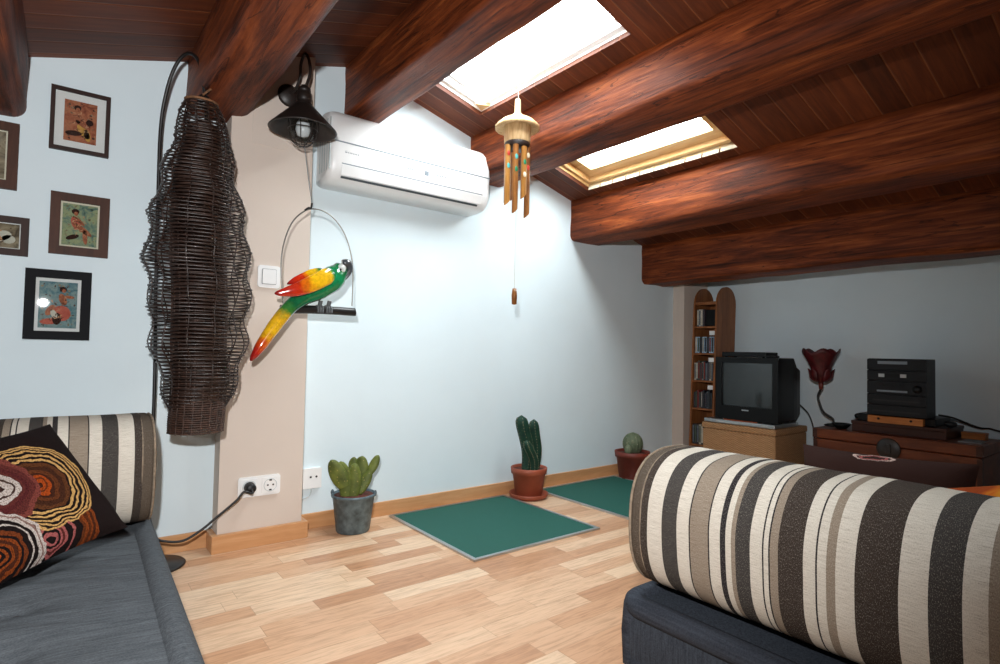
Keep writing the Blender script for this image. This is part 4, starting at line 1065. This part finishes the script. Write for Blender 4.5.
def tr(x, dy, z0, z1): return [V((x, TY0 + dy, z0)), V((x, TY1 - dy, z0)), V((x, TY1 - dy, z1)), V((x, TY0 + dy, z1))]
MB().loft([tr(TX + 0.055, 0.002, TZ0 + 0.004, TZ1), tr(TX + 0.27, 0.006, TZ0 + 0.004, TZ1), tr(TX + 0.33, 0.012, TZ0 + 0.02, TZ1 - 0.07), tr(TX + 0.42, 0.03, TZ0 + 0.05, TZ1 - 0.09), tr(TX + 0.44, 0.05, TZ0 + 0.08, TZ1 - 0.13)], smooth=False).build('housing', M['black_plastic'], tv, bevel=0.008)
sv = []; sf = []; n1 = 14
for i in range(n1 + 1):
    for j in range(n1 + 1):
        a = 2 * i / n1 - 1; b = 2 * j / n1 - 1
        sv.append(V((TX + 0.018 - 0.012 * (1 - a * a) * 0.6 - 0.012 * (1 - b * b) * 0.4, (scr[0] + scr[1]) / 2 + a * (scr[1] - scr[0]) / 2, (scr[2] + scr[3]) / 2 + b * (scr[3] - scr[2]) / 2)))
for i in range(n1):
    for j in range(n1):
        k = i * (n1 + 1) + j; sf.append((k, k + 1, k + n1 + 2, k + n1 + 1))
MB().add(sv, sf).build('screen', plain('dark screen glass', (46, 52, 54), 0.12, 0.02, spec=0.6), tv)
MB().box((TX - 0.002, 2.29, TZ0 + 0.074), (TX + 0.004, 2.345, TZ0 + 0.083)).build('maker_badge', M['silver'], tv)
MB().box((TX + 0.03, TY0 + 0.06, DZ), (TX + 0.3, TY1 - 0.06, TZ0 + 0.006)).build('base', M['black_plastic'], tv)
tag(MB().tube(spline([(TX + 0.45, TY0 + 0.10, TZ0 + 0.16), (TX + 0.47, TY0 + 0.03, TZ0 + 0.10), (TX + 0.48, TY0 - 0.02, TZ0 + 0.03), (TX + 0.49, TY0 - 0.05, 0.38), (TX + 0.52, TY0 - 0.06, 0.01)], 8), 0.005, 6).build('power_cable', M['cable'], origin=(TX + 0.5, TY0 - 0.05, 0)), 'thin black cable hanging behind the right side of the television', 'cable')
st = tag(MB().tube(spline([V((4.238, 2.50, DZ + 0.0045)), V((4.228, 2.40, DZ + 0.0045)), V((4.228, 2.30, DZ + 0.0045)), V((4.236, 2.22, DZ + 0.0045))], 6), 0.0042, 6).build('orange_strap', plain('orange strap', (176, 84, 42), 0.6), origin=(4.25, 2.4, DZ)), 'thin orange strap lying along the front edge below the television', 'strap')
v0 = onX(720, 357, 4.27); v1 = onX(771, 357, 4.27)
dec = thing('set_top_box', 'flat black receiver box lying on top of the television', 'receiver', (4.36, 2.36, TZ1))
MB().box((4.265, 2.17, TZ1 + 0.004), (4.455, 2.535, TZ1 + 0.042)).build('case', M['black_plastic'], dec, bevel=0.004)
MB().box((4.262, 2.24, TZ1 + 0.014), (4.266, 2.44, TZ1 + 0.032)).build('front_display', M['charcoal_plastic'], dec)
for x in (4.28, 4.42):
    for y in (2.19, 2.5): MB().box((x, y, TZ1), (x + 0.015, y + 0.015, TZ1 + 0.005)).build('foot', M['black_plastic'], dec)
rm = thing('remote_control', 'small black remote control on the television, right of the receiver', 'remote', (4.28, 2.125, TZ1))
MB().box((4.25, 2.085, TZ1 + 0.0005), (4.31, 2.165, TZ1 + 0.016)).build('case', M['black_plastic'], rm, bevel=0.005)
bb = MB()
for i in range(3):
    for j in range(4): bb.box((4.257 + 0.017 * i, 2.092 + 0.018 * j, TZ1 + 0.015), (4.267 + 0.017 * i, 2.103 + 0.018 * j, TZ1 + 0.019))
bb.build('buttons', M['charcoal_plastic'], rm)

# disc rack with two ski-shaped uprights
M['rack'] = wood('reddish rack wood', (110, 64, 34), (140, 86, 48), (164, 106, 64), 'Z', 0.45, 2, 0.1, 0.05)
rk = thing('disc_rack', 'tall narrow wooden disc rack with round-topped side boards by the corner', 'rack', (4.56, 2.80, 0))
zs = 1.60
def rx(z): return 4.40 + 0.045 * z       # front edge leans towards the wall
def upright(y0, y1):
    poly = []
    w = 0.30
    def back(z): return rx(z) + w - 0.0 * z
    poly += [(rx(0), 0), (back(0), 0), (back(1.45), 1.45)]
    cxm = (rx(1.45) + back(1.45)) / 2; R_ = (back(1.45) - rx(1.45)) / 2
    for k in range(1, 12):
        a = PI * k / 12; poly.append((cxm + R_ * cos(a) + 0.006 * sin(a), 1.45 + R_ * 1.02 * sin(a)))
    poly.append((rx(1.45), 1.45))
    return MB().prism(poly, y0, y1, XZ).build('side_board', M['rack'], rk, bevel=0.003)
RY0, RY1 = 2.715, 2.915
upright(RY0 - 0.016, RY0); upright(RY1, RY1 + 0.016)
shelf_px = [327, 354, 381.5, 409.5, 446]
sz = [onX(706, y, rx(0.8)).z for y in shelf_px]
for z in sz:
    MB().box((rx(z) + 0.004, RY0, z - 0.008), (rx(z) + 0.24, RY1, z + 0.008)).build('shelf', M['rack'], rk, bevel=0.002)
zt_ = onX(706, 304, 4.47).z
MB().box((rx(1.4) + 0.01, RY0, zt_ - 0.006), (rx(1.4) + 0.24, RY1, zt_ + 0.02)).build('top_board', M['rack'], rk, bevel=0.002)
bk = MB().prism([(rx(0.1) + 0.235, 0.1), (rx(0.1) + 0.245, 0.1), (rx(zt_) + 0.245, zt_), (rx(zt_) + 0.235, zt_)], RY0, RY1, XZ).build('back_board', M['rack'], rk)
for z in (sz[0] - 0.052, sz[1] - 0.05, sz[2] - 0.05):
    MB().box((rx(z) + 0.003, RY0 + 0.004, z - 0.018), (rx(z) + 0.007, RY0 + 0.052, z + 0.018)).build('tag', M['white_plastic'], rk)
cdm = [plain('disc spine ' + str(i), c_, 0.3, 0.1, 40, coat=0.3) for i, c_ in enumerate([(30, 32, 36), (196, 190, 174), (120, 40, 34), (90, 100, 110), (58, 52, 60), (150, 146, 138), (26, 40, 60), (70, 84, 70)])]
blue_m = plain('shiny blue white spine', (150, 176, 196), 0.2, 0.25, 60, coat=0.5)
case0 = None
def disc_case(z, y, t, h, dpt, mat, label, group, lean=0):
    r = thing('disc_case', label, 'disc case', (rx(z) + 0.02, y, z), group)
    x0 = rx(z) + 0.02
    MB().box((x0, y, z), (x0 + dpt, y + t, z + h)).build('case', mat, r)
    MB().box((x0 - 0.0006, y + t * 0.12, z + h * 0.08), (x0 + 0.001, y + t * 0.88, z + h * 0.94)).build('spine_paper', random.choice(cdm), r)
    return r
# top shelf
z = sz[0] + 0.0085
for k in range(4): disc_case(z, RY1 - 0.03 - 0.019 * k, 0.016, 0.15, 0.15, cdm[[3, 1, 5, 4][k]], 'slim disc case at the left of the top shelf of the disc rack', 'disc cases on the top shelf')
tag(MB().box((rx(z) + 0.02, RY0 + 0.006, z), (rx(z) + 0.17, RY0 + 0.1, z + 0.145)).build('storage_box', M['black_plastic'], origin=(rx(z) + 0.09, RY0 + 0.05, z), bevel=0.004), 'black box filling the right of the top shelf of the disc rack', 'box')
z = sz[1] + 0.0085
for k in range(8): disc_case(z, RY1 - 0.024 - 0.0225 * k, 0.019, 0.142, 0.15, blue_m if k % 3 != 2 else cdm[0], 'shiny disc case on the second shelf of the disc rack', 'disc cases on the second shelf')
z = sz[2] + 0.0085
for k in range(10): disc_case(z, RY1 - 0.02 - 0.0182 * k, 0.015, 0.15 + 0.01 * (k % 3), 0.15, cdm[(k * 3 + 1) % 8], 'slim disc case on the third shelf of the disc rack, beside the screen', 'disc cases on the third shelf')
z = sz[3] + 0.0085
for k in range(10): disc_case(z, RY1 - 0.02 - 0.0182 * k, 0.014, 0.135 + 0.01 * (k % 3), 0.15, cdm[(k * 5) % 8 if (k * 5) % 8 not in (1, 5) else 0], 'dark disc case on the fourth shelf of the disc rack, level with the set base', 'disc cases on the fourth shelf')
z = sz[4] + 0.0085
for k in range(5): disc_case(z, RY1 - 0.024 - 0.022 * k, 0.019, 0.17, 0.15, cdm[[0, 4, 0, 1, 0][k]], 'disc case on the bottom shelf of the disc rack', 'disc cases on the bottom shelf')

# wooden trunk
M['trunk'] = wood('reddish chest wood', (66, 30, 14), (98, 46, 22), (126, 66, 34), 'Y', 0.45, 1.6, 0.1, 0.1)
M['darkwood'] = wood('dark red wood', (36, 16, 11), (54, 25, 16), (72, 35, 22), 'Y', 0.45, 1.6, 0.1, 0.1)
M['orangewood'] = wood('honey wood', (148, 84, 36), (176, 106, 50), (196, 126, 66), 'Y', 0.45, 2, 0.1, 0.05)
KX0, KX1, KY0, KY1, KZ = 4.30, 4.79, 0.89, 1.845, 0.495
tk = thing('trunk', 'long reddish wooden chest with a round dark lock plate by the far wall', 'chest', ((KX0 + KX1) / 2, (KY0 + KY1) / 2, 0))
MB().box((KX0 + 0.008, KY0 + 0.008, 0.03), (KX1, KY1 - 0.008, KZ - 0.075)).build('body', M['trunk'], tk, bevel=0.006)
MB().box((KX0, KY0, KZ - 0.07), (KX1, KY1, KZ)).build('lid', M['trunk'], tk, bevel=0.008)
MB().box((KX0 - 0.004, KY0 - 0.004, 0), (KX1, KY1 + 0.004, 0.05)).build('plinth', M['darkwood'], tk, bevel=0.004)
lk = onX(888.5, 449, KX0)
R90 = Matrix.Rotation(-PI / 2, 3, 'Y')
lpm = MB().lathe([(0.002, 0.0), (0.066, 0.0), (0.07, 0.003), (0.066, 0.007), (0.02, 0.01), (0.002, 0.01)], (KX0 + 0.001, lk.y, lk.z), 32, rot=R90).build('lock_plate', M['dark_iron'], tk)
MB().box((KX0 - 0.018, lk.y - 0.014, lk.z - 0.03), (KX0 - 0.006, lk.y + 0.014, lk.z + 0.03)).build('hasp', M['dark_iron'], lpm, bevel=0.003)
k2 = onX(845, 456, KX0)
MB().lathe([(0.002, 0.0), (0.018, 0.0), (0.016, 0.006), (0.002, 0.008)], (KX0 + 0.008, k2.y, k2.z - 0.02), 16, rot=R90).build('stud', M['dark_iron'], tk)
for y in (KY0 + 0.002, KY1 - 0.032):
    MB().box((KX0 - 0.002, y, KZ - 0.066), (KX0 + 0.03, y + 0.03, KZ - 0.006)).build('corner_strap', M['darkwood'], tk)
    MB().box((KX0 + 0.005, y + 0.002, 0.06), (KX0 + 0.03, y + 0.028, KZ - 0.08)).build('corner_post', M['darkwood'], tk)
# items on the trunk
IX0, IY0, IY1, IZ = 4.385, 1.085, 1.62, KZ + 0.072
ib = thing('wooden_case', 'low dark red wooden case on the long chest, under the stereo', 'case', (4.57, (IY0 + IY1) / 2, KZ))
MB().box((IX0, IY0, KZ), (4.76, IY1, KZ + 0.05)).build('body', M['darkwood'], ib, bevel=0.003)
MB().box((IX0 - 0.004, IY0 - 0.004, KZ + 0.05), (4.76, IY1 + 0.004, IZ)).build('lid', M['darkwood'], ib, bevel=0.004)
SZ0 = IZ + 0.05
ad = thing('black_deck', 'flat black deck with cable knobs directly beneath the stereo', 'deck', (4.58, 1.35, IZ))
MB().box((4.43, 1.15, IZ), (4.75, 1.60, SZ0)).build('case', M['black_plastic'], ad, bevel=0.006)
kb = MB()
for y in (1.61, 1.09): kb.ball((4.50, y, IZ + 0.022), (0.03, 0.035, 0.022), 12, 8)
kb.build('cable_bundle', M['cable'], ad)
wd = thing('wooden_drawer_box', 'thin honey-coloured wooden strip with two pegs under the stereo front', 'box', (4.40, 1.37, IZ))
MB().box((4.382, 1.205, IZ), (4.425, 1.52, SZ0 - 0.004)).build('body', M['orangewood'], wd, bevel=0.002)
for y in (1.27, 1.455): MB().lathe([(0.002, 0), (0.007, 0.001), (0.007, 0.006), (0.002, 0.008)], (4.383, y, IZ + 0.028), 12, rot=R90).build('peg', M['hole'], wd)
SX0, SY0, SY1, SZ1 = 4.385, 1.185, 1.525, 1.0
sr = thing('stereo', 'black stacked mini stereo system on the long wooden chest', 'stereo', (4.47, 1.355, SZ0))
hs = [0.0, 0.075, 0.145, 0.235, 0.305, SZ1 - SZ0]
MB().box((SX0 + 0.012, SY0 + 0.003, SZ0), (SX0 + 0.19, SY1 - 0.003, SZ1)).build('case', M['charcoal_plastic'], sr, bevel=0.004)
for k in range(5):
    un = MB().box((SX0, SY0, SZ0 + hs[k] + 0.003), (SX0 + 0.014, SY1, SZ0 + hs[k + 1] - 0.003)).build('unit_front', M['charcoal_plastic'], sr, bevel=0.003)
    zm = SZ0 + (hs[k] + hs[k + 1]) / 2
    if k == 4: MB().box((SX0 - 0.002, 1.29, zm + 0.002), (SX0 + 0.002, 1.46, zm + 0.022)).build('disc_tray', M['mid_grey'], un)
    if k == 3:
        MB().box((SX0 - 0.002, 1.30, zm - 0.014), (SX0 + 0.002, 1.45, zm + 0.014)).build('display', M['black_plastic'], un)
        for y in (1.295, 1.42): MB().box((SX0 - 0.004, y, zm - 0.011), (SX0, y + 0.034, zm + 0.011)).build('silver_button', M['silver'], un)
    if k == 2:
        MB().box((SX0 - 0.002, 1.29, zm - 0.03), (SX0 + 0.002, 1.465, zm - 0.018)).build('tuner_strip', M['mid_grey'], un)
        MB().lathe([(0.002, 0.0), (0.026, 0.0), (0.024, 0.014), (0.002, 0.016)], (SX0 + 0.001, 1.235, zm - 0.004), 24, rot=R90).build('volume_knob', M['black_plastic'], un)
        b_ = MB()
        for i in range(7): b_.box((SX0 - 0.003, 1.30 + 0.023 * i, zm + 0.012), (SX0 + 0.001, 1.314 + 0.023 * i, zm + 0.02))
        b_.build('key_row', M['black_plastic'], un)
    if k < 2: MB().box((SX0 - 0.002, 1.22, zm - 0.012), (SX0 + 0.002, 1.49, zm - 0.002)).build('cassette_slot', M['hole'], un)
# flower lamp
FB = onZ(821.5, 426, KZ); FB = V((4.53, 1.80, KZ))
fl = thing('flower_lamp', 'dark red tulip-shaped lamp on a curved stem beside the television', 'lamp', FB)
FX = 4.53
MB().lathe([(0.002, 0), (0.055, 0), (0.058, 0.008), (0.03, 0.018), (0.002, 0.02)], FB, 24).build('base', M['black_metal'], fl)
def fx(x, y): return onX(x, y, FX)
stem = spline([FB + V((0, 0, 0.01)), V((FX, FB.y, KZ + 0.05)), fx(823.5, 412), fx(819.5, 403), fx(818, 396), fx(821, 388), fx(821, 382)], 6)
MB().tube(stem, 0.0085, 8).build('stem', M['black_metal'], fl)
red_m = plain('deep red petal', (78, 14, 18), 0.5, 0.2, 20)
FC = fx(821, 382)
def bell(z0, prof, lobes, amp, n=48):
    def ringf(r, z, k): return [V((FX + r * cos(a), FC.y + r * sin(a), FC.z + z + k * amp * cos(lobes * a + 0.6))) for a in [2 * PI * j / n for j in range(n)]]
    out = [ringf(r, z, k) for r, z, k in prof]
    inn = [ringf(max(0.002, r - 0.004), z, k) for r, z, k in reversed(prof)]
    return MB().loft(out + inn)
bell(0, [(0.012, -0.02, 0), (0.02, 0.0, 0), (0.05, 0.03, 0), (0.062, 0.07, 0), (0.07, 0.11, 0.1), (0.09, 0.16, 0.3), (0.112, 0.205, 0.7), (0.128, 0.235, 1.0)], 5, 0.018).build('petal_cup', red_m, fl)
sp_ = MB()
for k in range(5):
    a = 2 * PI * k / 5 + 0.35
    sp_.tube(spline([FC + V((0.03 * cos(a), 0.03 * sin(a), 0.0)), FC + V((0.065 * cos(a), 0.065 * sin(a), 0.03)), FC + V((0.076 * cos(a), 0.076 * sin(a), 0.075)), FC + V((0.094 * cos(a), 0.094 * sin(a), 0.1))], 5), [0.006, 0.012, 0.018, 0.022, 0.024, 0.026, 0.028, 0.028, 0.027, 0.026, 0.024, 0.021, 0.017, 0.013, 0.008, 0.003], 10, flat=0.35, flatdir=(cos(a), sin(a), 0))
sp_.build('outer_petal', red_m, fl)
MB().lathe([(0.008, -0.055), (0.014, -0.05), (0.017, -0.02), (0.014, 0.005)], FC, 16).build('lamp_holder', M['darkterra'], fl)
# small things on the trunk
ds = onX(842, 425, 4.42)
dd = thing('dark_bowl', 'small dark dish on the long chest between flower lamp and wooden case', 'bowl', (4.42, 1.70, KZ))
MB().lathe([(0.002, 0), (0.03, 0), (0.052, 0.02), (0.06, 0.034), (0.055, 0.034), (0.045, 0.02), (0.002, 0.012)], (4.42, 1.70, KZ), 24).build('dish', M['black_plastic'], dd)
MB().tube([(4.42 + 0.057 * cos(2 * PI * j / 24), 1.70 + 0.057 * sin(2 * PI * j / 24), KZ + 0.034) for j in range(24)], 0.004, 6, closed=True).build('rim', M['charcoal_plastic'], dd)
bx = thing('small_wooden_box', 'small brown wooden box at the right end of the long chest', 'box', (4.66, 1.02, KZ))
MB().box((4.62, 0.945, KZ), (4.70, 1.065, KZ + 0.03)).build('body', M['orangewood'], bx, bevel=0.002)
MB().box((4.618, 0.943, KZ + 0.0305), (4.702, 1.067, KZ + 0.042)).build('lid', M['orangewood'], bx, bevel=0.002)
tag(MB().box((4.40, 0.92, KZ), (4.58, 1.03, KZ + 0.004)).build('paper_sheet', plain('grey paper', (128, 130, 132), 0.8), origin=(4.49, 0.97, KZ)), 'grey paper sheet at the right end of the long chest', 'paper')
tag(MB().tube(spline([(4.56, 1.17, SZ0 + 0.02), (4.60, 1.10, SZ0 + 0.005), (4.72, 1.0, KZ + 0.07), (4.78, 0.94, KZ + 0.06), (4.805, 0.86, KZ + 0.01), (4.80, 0.84, 0.3), (4.80, 0.85, 0.02)], 8), 0.006, 6).build('cable', M['cable'], origin=(4.7, 1.0, KZ)), 'black cable running from the stereo over the right end of the chest', 'cable')

# ------------------------------------------------------------------ light: sky through the skylights, camera flash
w = bpy.data.worlds.new('sky'); S.world = w; w.use_nodes = True
bg = w.node_tree.nodes['Background']; bg.inputs[0].default_value = (0.94, 0.98, 1.0, 1); bg.inputs[1].default_value = 27.0
L = bpy.data.lights.new('camera flash', 'SPOT'); L.energy = 262; L.spot_size = math.radians(126); L.spot_blend = 0.85; L.shadow_soft_size = 0.03
L.color = (1.0, 1.0, 1.0)
fo = bpy.data.objects.new('camera_flash', L); COL.objects.link(fo); fo.location = (-0.13, -0.02, 1.34)
tgt = onY(360, 290, 3.0); fo.rotation_euler = (tgt - fo.location).to_track_quat('-Z', 'Y').to_euler()

vs_ = S.view_settings
vs_.view_transform = 'Standard'; vs_.look = 'None'; vs_.gamma = 1; vs_.exposure = 0.0; vs_.use_curve_mapping = False
